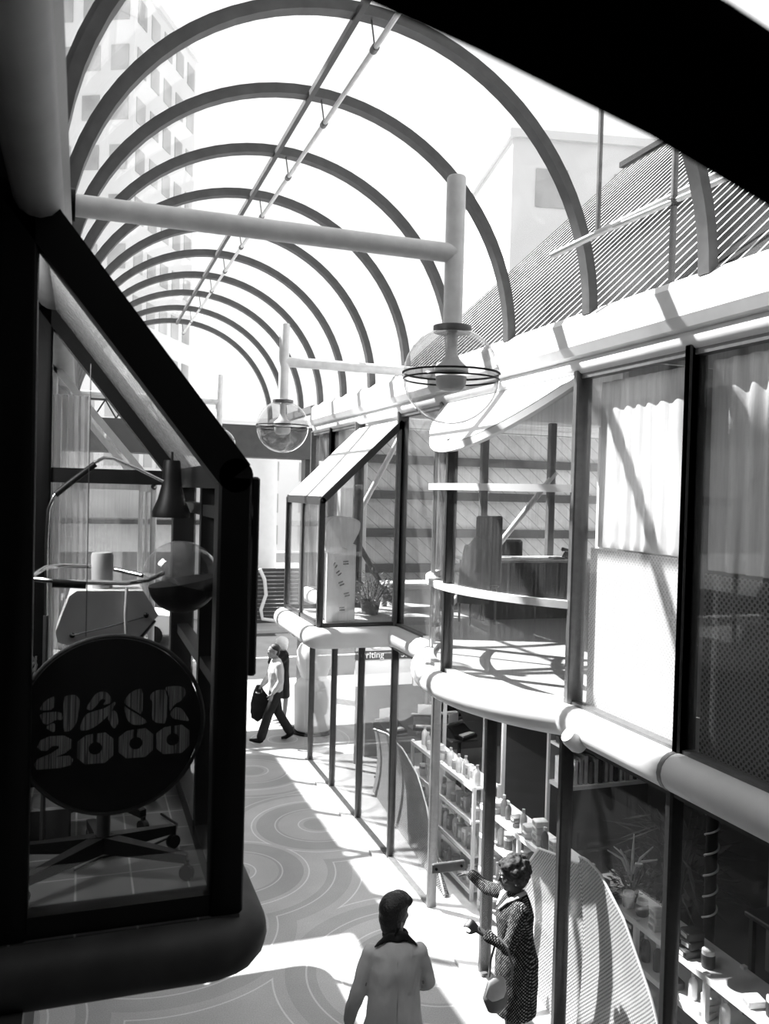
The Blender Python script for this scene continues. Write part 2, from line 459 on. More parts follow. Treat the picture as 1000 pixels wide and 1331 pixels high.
# white rounded spandrel tube following the front
def offs(path, d):
    out = []
    for i, (x, y) in enumerate(path):
        a = V(path[max(i-1, 0)]); b = V(path[i]); c = V(path[min(i+1, len(path)-1)])
        n1 = (b-a).normalized() if i else (c-b).normalized(); n2 = (c-b).normalized() if i < len(path)-1 else n1
        m1 = V((-n1.y, n1.x)); m2 = V((-n2.y, n2.x)); m = (m1+m2).normalized()
        k = d/max(.35, m.dot(m1)); out.append((x+m.x*k, y+m.y*k))
    return out
def rounded(path, r):
    out = [path[0]]
    for i in range(1, len(path)-1):
        a, b, c = V(path[i-1]), V(path[i]), V(path[i+1])
        ang = (b-a).angle(c-b)
        if ang > R(25):
            k = min(r, (b-a).length*.45, (c-b).length*.45)
            p, q = b+(a-b).normalized()*k, b+(c-b).normalized()*k
            for t in (0, .17, .33, .5, .67, .83, 1):
                out.append(tuple(p*(1-t)**2+b*2*t*(1-t)+q*t*t))
        else: out.append(path[i])
    out.append(path[-1]); return out
tp = rounded(offs(front, .06), .12)
e = empty('trim_6', (XW, 7, 2.74), kind='structure')
B().tube([(x, y, 2.735) for x, y in tp], .125, 16).build('spandrel_tube', m_tube, e, True)
for y in (4.48,):
    B().tube([(XW-.06, y-.02, 2.735), (XW-.06, y+.02, 2.735)], .128, 16).build('tube_joint', m_mid, e, True)
# small round drain spout under the tube
sp = B().lathe([(.0, -.07), (.06, -.065), (.075, -.03), (.075, .05), (.06, .09), (.0, .1)], (0, 0, 0), 16, Matrix.Rotation(R(-50), 3, 'Y')).build('drain_spout', m_tube, None, True)
sp.location = (-.17, -1.54, -.08); sp.parent = e
struct(B().box(8.9, .8, 0, 9.2, 13.9, 5.52).build('wall_right', m_wall))
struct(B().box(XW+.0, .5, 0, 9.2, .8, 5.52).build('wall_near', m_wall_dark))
struct(B().box(XW+.12, 13.3, FL, 8.9, 13.42, 5.5).build('wall_far', m_wood))
for z in (5.0, 4.42, 3.80, 3.22):
    struct(B().box(XW+.12, 13.2, z-.07, 8.9, 13.3, z+.07).build('trim_7', mat('rail_wood', .10, .7)))
struct(B().box(XW+.02, 13.2, FL, XW+.20, 13.42, 5.5).build('trim_8', m_mid))
struct(B().box(7.2, 10.9, FL, 8.9, 11.0, 5.5).build('wall_partition', m_curtain))

# windows of the upper floor
def pane_window(n, y0, y1, z0, z1, x, mf, mg, fw_=.035, fd=.07, far=True, head=.05):
    wnd = empty('window_%d' % n, (x, (y0+y1)/2, z0), kind='structure')
    B().box(x-.006, y0+fw_*.5, z0, x+.006, y1-fw_*.5, z1).build('pane', mg, wnd)
    B().bbox(x-fd, y0-fw_, z0-.02, x+fd, y0+fw_, z1+.06, .012).build('mullion', mf, wnd, True)
    if far: B().bbox(x-fd, y1-fw_, z0-.02, x+fd, y1+fw_, z1+.06, .012).build('mullion', mf, wnd, True)
    B().box(x-.04, y0+fw_, z1-.01, x+.04, y1-fw_, z1+head).build('head_rail', mf, wnd)
    B().box(x-.04, y0+fw_, z0-.02, x+.04, y1-fw_, z0+.03).build('sill_rail', mf, wnd)
    return wnd
ZT = 5.37
pane_window(1, 3.18, 4.48, FL, ZT, XW, m_alu, m_glassdusty)
pane_window(2, 4.48, 5.78, FL, ZT, XW, m_alu, m_glassdusty)
pane_window(3, 1.88, 3.18, FL, ZT, XW, m_alu, m_glassdusty, far=False)
pane_window(4, 8.42, 9.72, FL, ZT, XW, m_alu, m_glassdusty, far=True)
pane_window(5, 11.42, 12.72, FL, ZT, XW, m_alu, m_glassdusty)
pane_window(6, 12.72, 13.85, FL, ZT, XW, m_alu, m_glassdusty)
# curved bay window
bw = empty('window_7', (XW-.5, 7.1, FL), kind='structure')
ZB = 4.93
g1 = bay[1:11]; g2 = bay[10:-1]
def hz(x): return 5.40-.93*max(0, XW-x)
B().sheet([[(x, y, FL), (x, y, hz(x))] for x, y in [bay[0]]+g1], .008).build('curved_pane', m_glassdusty, bw, True)
B().sheet([[(x, y, FL), (x, y, hz(x))] for x, y in g2+[bay[-1]]], .008).build('curved_pane', m_glassdusty, bw, True)
px, py = bay[10]
B().bbox(px-.05, py-.03, FL-.02, px+.05, py+.03, ZB+.02, .01).build('mullion', m_dark, bw, True)
px, py = bay[17]
B().bbox(px-.02, py-.015, FL-.02, px+.02, py+.015, hz(px)+.02, .005).build('mullion', m_mid, bw, True)
bo = [(x-.03, y) for x, y in bay]
for z in (3.62, 4.52):
    B().rings([[(x-.035, y, z-.03), (x+.035, y, z-.03), (x+.035, y, z+.03), (x-.035, y, z+.03)] for x, y in bo]).build('curved_rail', m_white, bw, True)
B().rings([[(x-.03, y, FL-.02), (x+.04, y, FL-.02), (x+.04, y, FL+.04), (x-.03, y, FL+.04)] for x, y in bay]).build('curved_sill', m_white, bw, True)
# sloping white roof of the bay
bb = arcbay(.56)
B().sheet([[(x, y, hz(x)-.0), ((x+XW)/2, y, hz((x+XW)/2)), (XW+.02, y, 5.42)] for i, (x, y) in enumerate(bb)], -.03).build('sloping_hood', m_white, bw, True)
B().rings([[(x-.02, y, hz(x)-.05), (x+.04, y, hz(x)-.05), (x+.04, y, hz(x)+.01), (x-.02, y, hz(x)+.01)] for x, y in bb]).build('hood_edge', m_white, bw, True)

# boxes that jut out over the arcade
def glass_box(name, label, xw, xo, y0, y1, z0, zk, zt, mf, mg, mroof, t, roof_is_glass, divs, transom, grp=None, tr2=None):
    s = 1 if xo > xw else -1
    e = empty(name, (xw, y0, z0), label, 'window box', grp)
    def P(x, y, z): return (x, y, z)
    for y, nm in ((y0, 'front'), (y1, 'back')):
        k = t*.5
        B().bbox(xo-k, y-k, z0-.03, xo+k, y+k, zk, .01).build('corner_post', mf, e, True)
        B().bbox(xw-k, y-k, z0-.03, xw+k, y+k, zt+.02, .01).build('wall_post', mf, e, True)
        B().beam((xo, y, zk), (xw, y, zt), t, t*1.1).tube([(xo, y-k, zk), (xo, y+k, zk)], t*.52, 18).build('sloping_rail', mf, e)
        B().box(min(xw, xo), y-k*.7, z0-.03, max(xw, xo), y+k*.7, z0+.05).build('bottom_rail', mf, e)
        po = [(xw, z0), (xo, z0), (xo, zk), (xw, zt)]
        B().prism(po, lambda a, b: (a, y-.005, b), lambda a, b: (a, y+.005, b)).build('end_pane', mg, e)
    if tr2:
        B().box(min(xw, xo), y1-.03, tr2-.04, max(xw, xo), y1+.03, tr2+.04).build('transom', mf, e)
    B().box(xo-t*.3, y0, z0-.03, xo+t*.3, y1, z0+.06).build('side_sill', mf, e)
    B().box(xo-t*.4, y0, zk-.05, xo+t*.4, y1, zk+.05).build('eaves_rail', mf, e)
    B().box(xo-.005, y0, z0, xo+.005, y1, zk).build('side_pane', mg, e)
    for d in divs:
        B().box(xo-t*.3, d-.03, z0, xo+t*.3, d+.03, zk).build('side_mullion', mf, e)
    for z in transom:
        B().box(xo-t*.25, y0, z-.025, xo+t*.25, y1, z+.025).build('side_transom', mf, e)
    n = V((zt-zk, 0, (xw-xo)*-1)); nx = V((s*abs(zt-zk), 0, abs(xo-xw))).normalized()*(.012 if roof_is_glass else .04)
    b = B().hexa([V((xo, y0, zk)), V((xw, y0, zt)), V((xw, y1, zt)), V((xo, y1, zk)), V((xo, y0, zk))+nx, V((xw, y0, zt))+nx, V((xw, y1, zt))+nx, V((xo, y1, zk))+nx])
    b.build('sloping_pane' if roof_is_glass else 'sloping_roof', mroof, e)
    return e
glass_box('projecting_window_box', 'white-roofed glass box with sloping top jutting from the right upper floor', XW, 2.65, 9.72, 11.42, FL, 4.34, 5.3, m_dark, m_glassdusty, m_white, .07, False, [10.6], [])
boxA = glass_box('projecting_window_box', 'black-framed hair salon glass box nearest on the left', XL, .55, 3.32, 5.0, FL, 4.50, 5.47, m_black, m_saloonglass, m_roofglass, .125, True, [3.98], [3.66, 4.35], None, 4.50)
B().bbox(.64, 3.42, 3.70, .675, 3.9, 4.5, .008).build('open_casement', m_black, boxA, True)
boxB = glass_box('projecting_window_box', 'pale glass box with sloping top seen through the salon window', XL, .575, 7.5, 9.1, FL, 4.45, 5.4, m_pole, m_glassdusty, m_glassdusty, .05, True, [8.3], [], None, 4.45)

# salon floor and tube below it
e = empty('floor_salon', (XL, 3.3, 2.8), kind='structure')
B().box(-3.0, 3.26, 2.62, .6, 5.05, FL-.03).build('slab', m_tile, e)
tb = rounded([(-.9, 3.26), (.62, 3.26), (.62, 5.05), (-.2, 5.05)], .16)
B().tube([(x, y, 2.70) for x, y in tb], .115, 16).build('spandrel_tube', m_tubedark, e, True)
e = empty('floor_second_box', (XL, 7.5, 2.8), kind='structure')
B().box(-3.0, 7.45, 2.62, .6, 9.15, FL-.03).build('slab', m_carpet, e)
tb = rounded([(-.3, 7.45), (.62, 7.45), (.62, 9.15), (-.3, 9.15)], .16)
B().tube([(x, y, 2.73) for x, y in tb], .11, 12).build('spandrel_tube', m_tube, e, True)

# left building
struct(B().box(-5.0, .4, 5.50, XL-.2, 9.4, 5.8).build('roof_left', m_ceiling))  # unseen roof split in two; gap shaped to pass sun to the floor
struct(B().box(-5.0, 11.4, 5.50, XL-.2, 17.4, 5.8).build('roof_left', m_ceiling))
struct(B().box(-5.0, 5.05, 2.55, XL, 7.45, FL).build('floor_left', m_carpet))
struct(B().box(-5.0, 9.15, 2.55, XL, 17.2, FL).build('floor_left', m_carpet)) if False else None
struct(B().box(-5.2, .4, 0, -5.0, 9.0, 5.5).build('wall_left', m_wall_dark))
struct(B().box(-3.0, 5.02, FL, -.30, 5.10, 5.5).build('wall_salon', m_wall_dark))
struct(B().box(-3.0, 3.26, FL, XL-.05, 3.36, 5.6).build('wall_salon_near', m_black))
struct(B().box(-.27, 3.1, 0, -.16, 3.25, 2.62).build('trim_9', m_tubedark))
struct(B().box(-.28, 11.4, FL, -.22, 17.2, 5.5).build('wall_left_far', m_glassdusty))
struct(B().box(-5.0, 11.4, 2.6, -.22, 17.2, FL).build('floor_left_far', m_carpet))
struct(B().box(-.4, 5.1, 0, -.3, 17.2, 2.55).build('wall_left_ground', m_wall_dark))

# ground floor shop windows
k = 10
for y in (12.32, 11.02, 9.72):
    pane_window(k, y, y+1.3, .02, 2.58, XW-.02, m_dark, m_glass, .028, .045, far=(y == 12.32)); k += 1
pane_window(k, 8.42, 9.72, .02, 2.58, XW-.02, m_mid, m_glass, .03, .05, far=False); k += 1
for y in (5.82, 4.52, 3.22):
    pane_window(k, y, y+1.3, .02, 2.58, XW-.02, m_dark, m_glass, .033, .055, far=(y == 5.82)); k += 1
wnd = empty('window_%d' % k, (6, 13.9, 0), kind='structure')
B().box(XW-.05, 13.88, 0, 8.9, 13.9, 2.58).build('pane', m_glass, wnd)
for x in (4.9, 6.3, 7.7): B().box(x-.03, 13.85, 0, x+.03, 13.93, 2.58).build('mullion', m_dark, wnd)
struct(B().box(XW-.2, 3.0, 0, XW+.04, 13.62, .03).build('trim_10', m_whitedirty))
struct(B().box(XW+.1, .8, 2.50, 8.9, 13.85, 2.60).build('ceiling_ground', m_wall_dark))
struct(B().box(XW-.05, .8, 0, 4.75, 9.3, .012).build('floor_shop', mat('pale_shop_floor', .6, .6)))  # pale front floor: the sunlight is put into its colour
struct(B().box(4.75, .8, 0, 8.9, 9.3, .012).build('floor_shop_back', mat('shaded_shop_floor', .07, .7)))  # same floor further in, its shade put into the colour
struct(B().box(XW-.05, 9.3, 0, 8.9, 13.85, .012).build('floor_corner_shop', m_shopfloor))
struct(B().box(4.55, 13.62, .012, 8.9, 13.72, 2.5).build('shade_end_wall', mat('shade_end_grey', .09, .8)))  # dark wall added in place of the shade beyond the shop
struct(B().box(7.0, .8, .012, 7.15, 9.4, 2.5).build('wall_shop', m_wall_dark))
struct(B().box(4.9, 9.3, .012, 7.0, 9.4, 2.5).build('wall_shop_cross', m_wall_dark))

# open frameless glass door with push plate
DX = .09
d = empty('glass_door', (3.5+DX, 7.05, 0), 'frameless glass door standing open into the arcade with a grey push plate', 'door')
B().box(2.80+DX, 7.04, .02, 3.50+DX, 7.055, 2.40).build('door_leaf', m_glass, d)
B().bbox(2.92+DX, 7.005, 1.06, 3.24+DX, 7.035, 1.15, .008).build('push_plate', m_mid, d)
for x in (2.955+DX, 3.20+DX): B().lathe([(.012, 0), (.012, .012)], (x, 7.005, 1.105), 10, Matrix.Rotation(R(90), 3, 'X')).build('screw', m_black, d)
B().box(3.54, 7.03, .0, 3.60, 7.07, .06).build('pivot', m_mid, d)

# ------------------------------------------------------------------ globe lamps
def globe_lamp(y, x0, x, zr, zt, label, mp, r=.262):
    e = empty('globe_lamp', (x, y, zr), label, 'lamp')
    B().tube([(x0, y, zr), (x, y, zr)], .052, 16).build('arm', mp, e, True)
    B().tube([(x0+(.12 if x0 < x else -.12), y, zr), (x0, y, zr)], .075, 16).build('wall_socket', m_black if x0 < x else mp, e, True)
    zc = zr-.66
    top = zr+.34 if zt is None else zt
    B().tube([(x, y, zc+r-.01), (x, y, top-.01), (x, y, top)], [.052, .052, .045], 16).build('stem', mp, e, True)
    B().lathe([(.10, 0), (.105, .01), (.105, .035), (.055, .045)], (x, y, zc+r-.03), 24).build('collar', m_mid, e, True)
    g = B().sph((x, y, zc), r, 40, 24).build('globe', m_globe, e, True)
    B().lathe([(r*1.0, -.012), (r*1.006, -.008), (r*1.006, -.002), (r*.985, 0)], (x, y, zc), 40).build('seam_ring', m_black, g, True) if False else None
    rs = []
    for a in range(40):
        t = 2*PI*a/40
        rs.append((x+r*math.cos(t), y+r*math.sin(t), zc+.012))
    B().tube(rs, .006, 6, True).build('seam_ring', m_black, g, True)
    rs = [(p[0], p[1], p[2]-.032) for p in rs]
    B().tube([(x+(p[0]-x)*.99, y+(p[1]-y)*.99, p[2]) for p in rs], .005, 6, True).build('seam_ring', m_black, g, True)
    B().lathe([(.03, .25), (.03, .12), (.05, .08), (.09, .045), (.095, .02), (.02, .01)], (x, y, zc+.0), 20).build('lamp_holder', m_pole, g, True)
    B().lathe([(.0, -.08), (.06, -.075), (.08, -.05), (.085, -.005), (.03, .0)], (x, y, zc), 24).build('bulb', m_pole, g, True)
    return e
globe_lamp(4.32, XL+.05, 1.885, 5.755, 6.17, 'large glass globe lamp on a long grey arm, nearest the camera', m_pole)
globe_lamp(8.65, XW-.1, 1.92, 5.755, 6.14, 'glass globe lamp on an arm from the right beam, second along the arcade', m_pole, .265)
globe_lamp(13.1, XL+.05, 1.93, 5.755, 6.16, 'distant globe lamp with upright stem above the salon frame', m_pole)

# black tubular beam right over the viewpoint
path = [(-.35, .84, 5.14), (.05, .83, 5.07), (.40, .81, 4.985), (.62, .80, 4.924), (.80, .79, 4.858), (1.1, .77, 4.750), (1.5, .74, 4.61)]
tag(B().tube(path, .073, 24).build('overhead_beam', mat('matte_black', .001, .95, 0, .1, 3, .0), None, True), 'thick curved black beam out of focus across the top right', 'beam')

# ------------------------------------------------------------------ louvred roof on the right, mast
e = empty('louvred_roof', (3.85, 5, 5.95), 'dark sloping roof with pale diagonal ribs rising beyond the right beam', 'roof')
L_ = 3.85; dx, dz = L_*.99, L_*.93
B().hexa([(3.9, -1, 5.9), (3.9, 11.35, 5.9), (3.9+dx, 11.35, 5.9+dz), (3.9+dx, -1, 5.9+dz), (4.0, -1, 5.85), (4.0, 11.35, 5.85), (4.0+dx, 11.35, 5.85+dz), (4.0+dx, -1, 5.85+dz)][::1]).build('glazing', m_louvre, e)
b = B()
y = -1
while y < 11.35:
    b.beam((3.899, y, 5.903), (3.899+dx, y, 5.903+dz), .019, .004, (-1, 0, 1)); y += .165
b.build('rib', m_white, e)
B().beam((3.87+dx, -1, 5.95+dz), (3.87+dx, 11.35, 5.95+dz), .08, .08).build('top_rail', m_dark, e)
e = empty('lamp_mast', (3.80, 4.98, 5.87), 'slim grey mast with white cross arms on the right beam', 'mast')
B().tube([(3.80, 4.98, 5.87), (3.80, 4.98, 7.3)], .024, 10).build('pole', m_mid, e, True)
B().tube([(3.50, 5.25, 6.36), (4.05, 4.7, 6.62)], .02, 8).build('cross_arm', m_white, e, True)
B().sph((3.80, 4.98, 6.50), .045, 10, 8).build('clamp', m_black, e, True)
B().tube([(3.60, 5.60, 6.42), (3.60, 5.60, 7.6)], .02, 8).build('upright', m_mid, e, True)
B().tube([(3.30, 5.75, 6.26), (4.20, 4.70, 6.76)], .026, 8).build('lower_arm', m_white, e, True)

# ------------------------------------------------------------------ street backdrop
e = empty('street_gantry', (1, 18, 5.1), 'dark bridge deck with steel lattice crossing the far end of the arcade', 'bridge')
B().box(-4, 17.8, 5.12, 8, 18.6, 5.78).build('deck', mat('bridge_deck', .10, .7), e)
B().box(4.5, 17.95, 0, 4.8, 18.3, 5.12).build('pier', m_dark, e)
B().box(-3.9, 17.95, 0, -3.5, 18.4, 5.12).build('pier', m_dark, e)
B().box(-4, 17.85, 6.12, 2.0, 17.95, 6.2).build('top_chord', m_dark, e)
for i in range(15):
    x = -4+i*.42
    B().beam((x, 17.9, 5.78), (x+.21, 17.9, 6.14), .03, .03, (0, 1, 0)).build('lattice_bar', m_dark, e)
    B().beam((x+.21, 17.9, 6.14), (x+.42, 17.9, 5.78), .03, .03, (0, 1, 0)).build('lattice_bar', m_dark, e)
tag(B().lathe([(.80, 0), (.76, .5), (.72, 3), (.70, 6.2)], (5.7, 29.6, 0), 32).build('round_column', m_white, None, True), 'tall thick white round column behind the grey fence', 'column')
fe = empty('street_fence', (5.6, 28, 0), 'grey corrugated fence below the white column', 'fence')
b = B()
for i in range(14): b.box(4.8, 28.0, .05+i*.13, 6.9, 28.03+.03*(i % 2), .05+i*.13+.115)
b.build('boards', mat('fence_grey', .06, .7), fe)
B().box(4.6, 27.95, 0, 4.75, 28.1, 1.9).build('post', m_white, fe)
B().tube([(5.55, 27.93, 1.85), (5.72, 27.93, 1.5), (5.78, 27.93, 1.0), (5.62, 27.93, .5), (5.68, 27.93, .2), (6.2, 27.93, .12)], .06, 8).build('white_hose', m_white, fe, True)
def building(name, loc, w_, d_, h, rz, label, nx, nz, m, ww=.5, wh=.5, mw=m_pane, faces=(0, 1)):
    e = empty(name, loc, label, 'building', rz=rz)
    B().box(-w_/2, 0, 0, w_/2, d_, h).build('wall', m, e, local=True)
    B().box(-w_/2-.15, -.15, h, w_/2+.15, d_+.15, h+.3).build('parapet', m, e, local=True)
    for i in range(nx):
        for j in range(nz):
            cx = -w_/2+w_*(i+.5)/nx; cz = h*(j+.5)/nz; a = w_/nx*ww/2; c = h/nz*wh/2
            B().box(cx-a, -.04, cz-c, cx+a, .05, cz+c).build('window', mw, e, local=True)
    if 1 in faces:
        ny = max(2, int(nx*d_/w_))
        for i in range(ny):
            for j in range(nz):
                cy = d_*(i+.5)/ny; cz = h*(j+.5)/nz; a = d_/ny*ww/2; c = h/nz*wh/2
                B().box(w_/2-.05, cy-a, cz-c, w_/2+.04, cy+a, cz+c).build('window', mw, e, local=True)
    return e
m_pw = mat('hazy_pane', .42, .4, 0, .3, .5)  # far haze is put into these pale wall and pane colours
building('apartment_tower', (-1.2, 46, 0), 7.4, 8, 29, R(-28), 'tall pale tower with window bands beyond the left of the vault', 5, 12, m_bldg, .62, .5, m_pw)
building('office_building', (12.0, 62, 0), 14, 8, 9.3, 0, 'white low office building with square windows across the street', 6, 4, m_bldg, .35, .6, m_pw, (0,))
building('office_building', (1.4, 64, 0), 4.2, 5, 21, 0, 'narrow pale block with dark window bars beside the tower', 2, 8, m_bldg, .7, .5, m_pane, (0,))
building('office_building', (19, 27.5, 0), 9, 9, 17.5, R(-12), 'washed-out pale block behind the louvred roof', 3, 5, m_bldg, .4, .4, m_pw, (0,))
# shop row across the street seen through the salon
e = empty('shop_row', (-3, 29.5, 0), 'low shop row with dark fascia seen through the salon glass', 'building')
B().box(-9, 29.5, 0, 3.9, 34, 4.6).build('wall', m_bldg, e)
B().box(-9, 29.3, 2.3, 3.9, 29.5, 3.2).build('fascia', m_card, e)
for i in range(5):
    B().box(-8.7+i*2.5, 29.4, .3, -8.7+i*2.5+2.2, 29.55, 2.3).build('shop_window', m_pane, e)
B().box(-9, 28.4, 3.25, 3.9, 29.5, 3.4).build('canopy', m_dark, e)
def car(loc, rz, m, label):
    e = empty('parked_car', loc, label, 'car', rz=rz)
    prof = [(-2.05, .35), (-2.1, .75), (-1.3, .9), (-.75, 1.38), (.75, 1.40), (1.35, .95), (2.1, .85), (2.12, .35)]
    B().prism(prof, lambda a, b: (a, -.8, b), lambda a, b: (a, .8, b)).build('body', m, e, local=True)
    B().prism([(-1.15, .92), (-.70, 1.32), (.70, 1.34), (1.18, .95)], lambda a, b: (a, -.81, b), lambda a, b: (a, .81, b)).build('side_window', m_pane, e, local=True)
    for x in (-1.35, 1.35):
        for y in (-.72, .72):
            B().lathe([(.02, -.1), (.3, -.1), (.32, 0), (.3, .1), (.02, .1)], (x, y, .32), 18, Matrix.Rotation(R(90), 3, 'X')).build('wheel', m_black, e, True, True)
    return e
car((.6, 26.0, -.12), 0, m_bldg, 'light car parked across the street, seen through the salon')
car((-4.2, 26.0, -.12), 0, m_conc, 'grey car parked further left across the street')
# white moulded kiosk by the shop corner
e = empty('litter_bin', (4.12, 15.4, 0), 'white bulbous moulded bin on the pavement behind the shop corner post', 'bin')
B().lathe([(.30, .02), (.34, .06), (.36, .85), (.30, .95), (.24, 1.0), (.27, 1.1), (.33, 1.25), (.33, 1.5), (.26, 1.62), (.0, 1.66)], (4.12, 15.4, 0), 28).build('shell', m_white, e, True)
B().lathe([(.42, 0), (.42, .03)], (4.12, 15.4, 0), 28).build('base', m_black, e, True)  # black disc stands in for the shadow around the foot

# unseen tower added left of the arcade to shade the near bays
building('shade_tower', (-12, -14, 0), 12, 28.1, 22.0, 0, 'plain grey unseen tower added left of the arcade for shade', 4, 8, m_bldg2, .5, .5, m_pane, (0, 1))

# unseen dark block added behind and above the viewpoint to cut light
struct(B().box(-6, -9, 0, 10, -4.0, 2.4).build('shade_wall_low', m_wall_dark))
struct(B().box(-6, -9, 2.4, 10, -1.6, 9.5).build('shade_wall', m_wall_dark))
struct(B().box(-6, -9, 0, -.6, -1.6, 2.4).build('shade_wall_left', m_wall_dark))
struct(B().box(-6, -1.6, 5.9, -.30, 3.0, 6.4).build('shade_roof', m_wall_dark))
# ------------------------------------------------------------------ salon sign
SX, SY, SZ, SR = .125, 3.40, 3.545, .338
sg = empty('round_sign', (SX, SY, SZ), 'round black hanging sign lettered in striped outline capitals inside the salon window', 'sign')
B().lathe([(SR*.97, -.012), (SR*.97, .012)], (SX, SY, SZ), 64, Matrix.Rotation(R(90), 3, 'X')).build('disc', m_black, sg, True)
B().tube([(SX+SR*math.cos(2*PI*i/64), SY-.005, SZ+SR*math.sin(2*PI*i/64)) for i in range(64)], .008, 8, True).build('rim', m_tubedark, sg, True)
B().tube([(SX-.1, SY, SZ+SR), (SX-.1, SY, 4.9)], .002, 5).build('wire', m_dark, sg)
def sgmap(x, z=0):
    pass
k_ = SR/305.0
def S0(x, y): return (SX+(x-405)*k_, SY-.013, SZ-(y-335)*k_)
def S1(x, y): return (SX+(x-405)*k_, SY-.018, SZ-(y-335)*k_)
def circ(cx, cy, r, a0, a1, n):
    return [(cx+r*math.cos(R(a0+(a1-a0)*i/n)), cy+r*math.sin(R(a0+(a1-a0)*i/n))) for i in range(n+1)]
def smooth_poly(p, it=2):
    for _ in range(it):
        q = []
        for i in range(len(p)):
            a, b = p[i], p[(i+1) % len(p)]
            q += [(a[0]*.8+b[0]*.2, a[1]*.8+b[1]*.2), (a[0]*.2+b[0]*.8, a[1]*.2+b[1]*.8)]
        p = q
    return p
H = [[(172, 270), (182, 248), (200, 232), (222, 225), (217, 270)], [(172, 279), (240, 277), (247, 306), (224, 303), (200, 320), (183, 312)], [(190, 327), (222, 312), (222, 349)],
     [(247, 232), (262, 223), (285, 224), (298, 240), (298, 262), (290, 320), (270, 345), (248, 346)]]
A_ = [[(300, 345), (305, 318), (318, 292), (345, 283), (380, 275), (418, 250), (400, 290), (375, 315), (350, 335), (325, 346)],
      [(318, 272), (345, 228), (362, 217), (385, 220), (400, 240), (399, 257), (372, 264), (384, 246), (368, 240), (352, 264), (335, 280)],
      [(388, 305), (406, 282), (418, 290), (426, 325), (411, 349), (399, 330)]]
I_ = [[(440, 258), (455, 232), (480, 216), (503, 214), (503, 306), (478, 288), (455, 272)], [(440, 268), (462, 287), (490, 304), (522, 330), (500, 339), (470, 336), (452, 318)]]
R_ = [[(527, 250), (530, 234), (550, 221), (585, 223), (585, 340), (550, 335), (535, 322), (537, 262)], [(592, 240), (592, 302), (612, 272), (632, 264), (649, 240), (646, 222), (630, 212), (600, 210), (576, 214)],
      [(595, 306), (612, 284), (636, 290), (655, 320), (663, 336), (640, 332), (605, 324)]]
T_ = [[(168, 392), (178, 370), (205, 359), (250, 359), (276, 375), (275, 402), (255, 418), (222, 430), (268, 428), (281, 442), (275, 460), (240, 467), (168, 467), (158, 450), (170, 432), (210, 417), (236, 401), (235, 392), (215, 391), (198, 406), (180, 404)]]
def zero(x0, x1, y0, y1):
    cx, cy = (x0+x1)/2, (y0+y1)/2; w2, h2 = (x1-x0)/2, (y1-y0)/2
    o = [(cx+w2*.02+4, y0+2), (cx+w2*.55, y0), (x1, y0+h2*.45), (x1, y1-h2*.45), (cx+w2*.55, y1), (cx-w2*.55, y1), (x0, y1-h2*.45), (x0, y0+h2*.5), (cx-w2*.55, y0+6), (cx-8, y0+2)]
    inner = circ(cx, cy, 21, -104, -436+0, 18)[0:]
    return [o + [(cx-8, cy-22)] + circ(cx, cy, 22, 250, -70, 18) + [(cx+3, cy-22)]]
for shapes in (H, A_, I_, R_, T_, zero(293, 409, 358, 461), zero(427, 540, 352, 451), zero(551, 663, 348, 446)):
    b = B()
    zz = len(shapes[0]) > 22
    for s_ in shapes:
        q = s_ if (zz or len(s_) > 18) else smooth_poly(s_, 1)
        b.prism(q, S0, S1)
    b.build('letter', m_letter, sg)

# ------------------------------------------------------------------ wheeled hair steamer
def castor_base(e, cx, cy, z, n=5, r=.36, rot=0.3, m=m_dark, angs=None):
    for i in range(n):
        a = angs[i] if angs else rot+2*PI*i/n; ex, ey = cx+r*math.cos(a), cy+r*math.sin(a)
        lg = B().rings([[(cx+.03*math.cos(a+s)*1, cy+.03*math.sin(a+s), z+zz) for s, zz in ((1.57, .10), (-1.57, .10), (-1.57, .17), (1.57, .17))],
                        [(ex+.017*math.cos(a+s), ey+.017*math.sin(a+s), z+zz) for s, zz in ((1.57, .075), (-1.57, .075), (-1.57, .11), (1.57, .11))]]).build('base_leg', m, e)
        c = B()
        c.tube([(ex, ey, z+.08), (ex, ey, z+.05)], .012, 8)
        c.lathe([(.01, -.014), (.030, -.014), (.034, 0), (.030, .014), (.01, .014)], (ex, ey, z+.034), 14, Matrix.Rotation(R(90), 3, 'X') @ Matrix.Rotation(a, 3, 'Y'))
        c.build('castor', m_black, lg, True)
F = FL-.03
hd = empty('hair_steamer', (.11, 3.72, F), 'cream wheeled hair steamer with clear bubble hood behind the round sign', 'hair dryer')
castor_base(hd, .11, 3.75, F, 5, .36, -.5, m_black, [-.42, .55, 1.7, 2.75, 3.72])
B().tube([(.11, 3.75, F+.12), (.11, 3.75, F+.75), (.10, 3.75, 3.95)], [.028, .028, .022], 14).build('pole', m_dark, hd, True)
# body: trapezoid housing
def Q(px_, py_, Y):   # point on the vertical plane at depth Y for a pixel of the photograph
    d = fw + r2*((px_-500)/1120) + u2*((665.5-py_)/1120)
    return EYE + d*(Y/d.y)
def q2(x, y, Y): p = Q(x, y, Y); return (p.x, p.y, p.z)
bp = [(75, 835), (72, 822), (90, 775), (100, 768), (186, 768), (206, 800), (168, 842), (100, 842)]
B().prism(bp, lambda a, b: q2(a, b, 3.62), lambda a, b: (q2(a, b, 3.62)[0], 3.88, q2(a, b, 3.62)[2])).build('housing', m_machine, hd)
B().tube([q2(94, 826, 3.60), q2(140, 815, 3.60), q2(188, 802, 3.60)], .003, 6).build('groove', m_dark, hd)
for p in ((94, 826), (190, 800)): B().sph(q2(*p, 3.61), .011, 10, 8).build('knob', m_black, hd, True)
B().tube([q2(165, 764, 3.60), q2(163, 800, 3.59), q2(165, 845, 3.60)], .006, 8).build('cord', m_machine, hd, True)
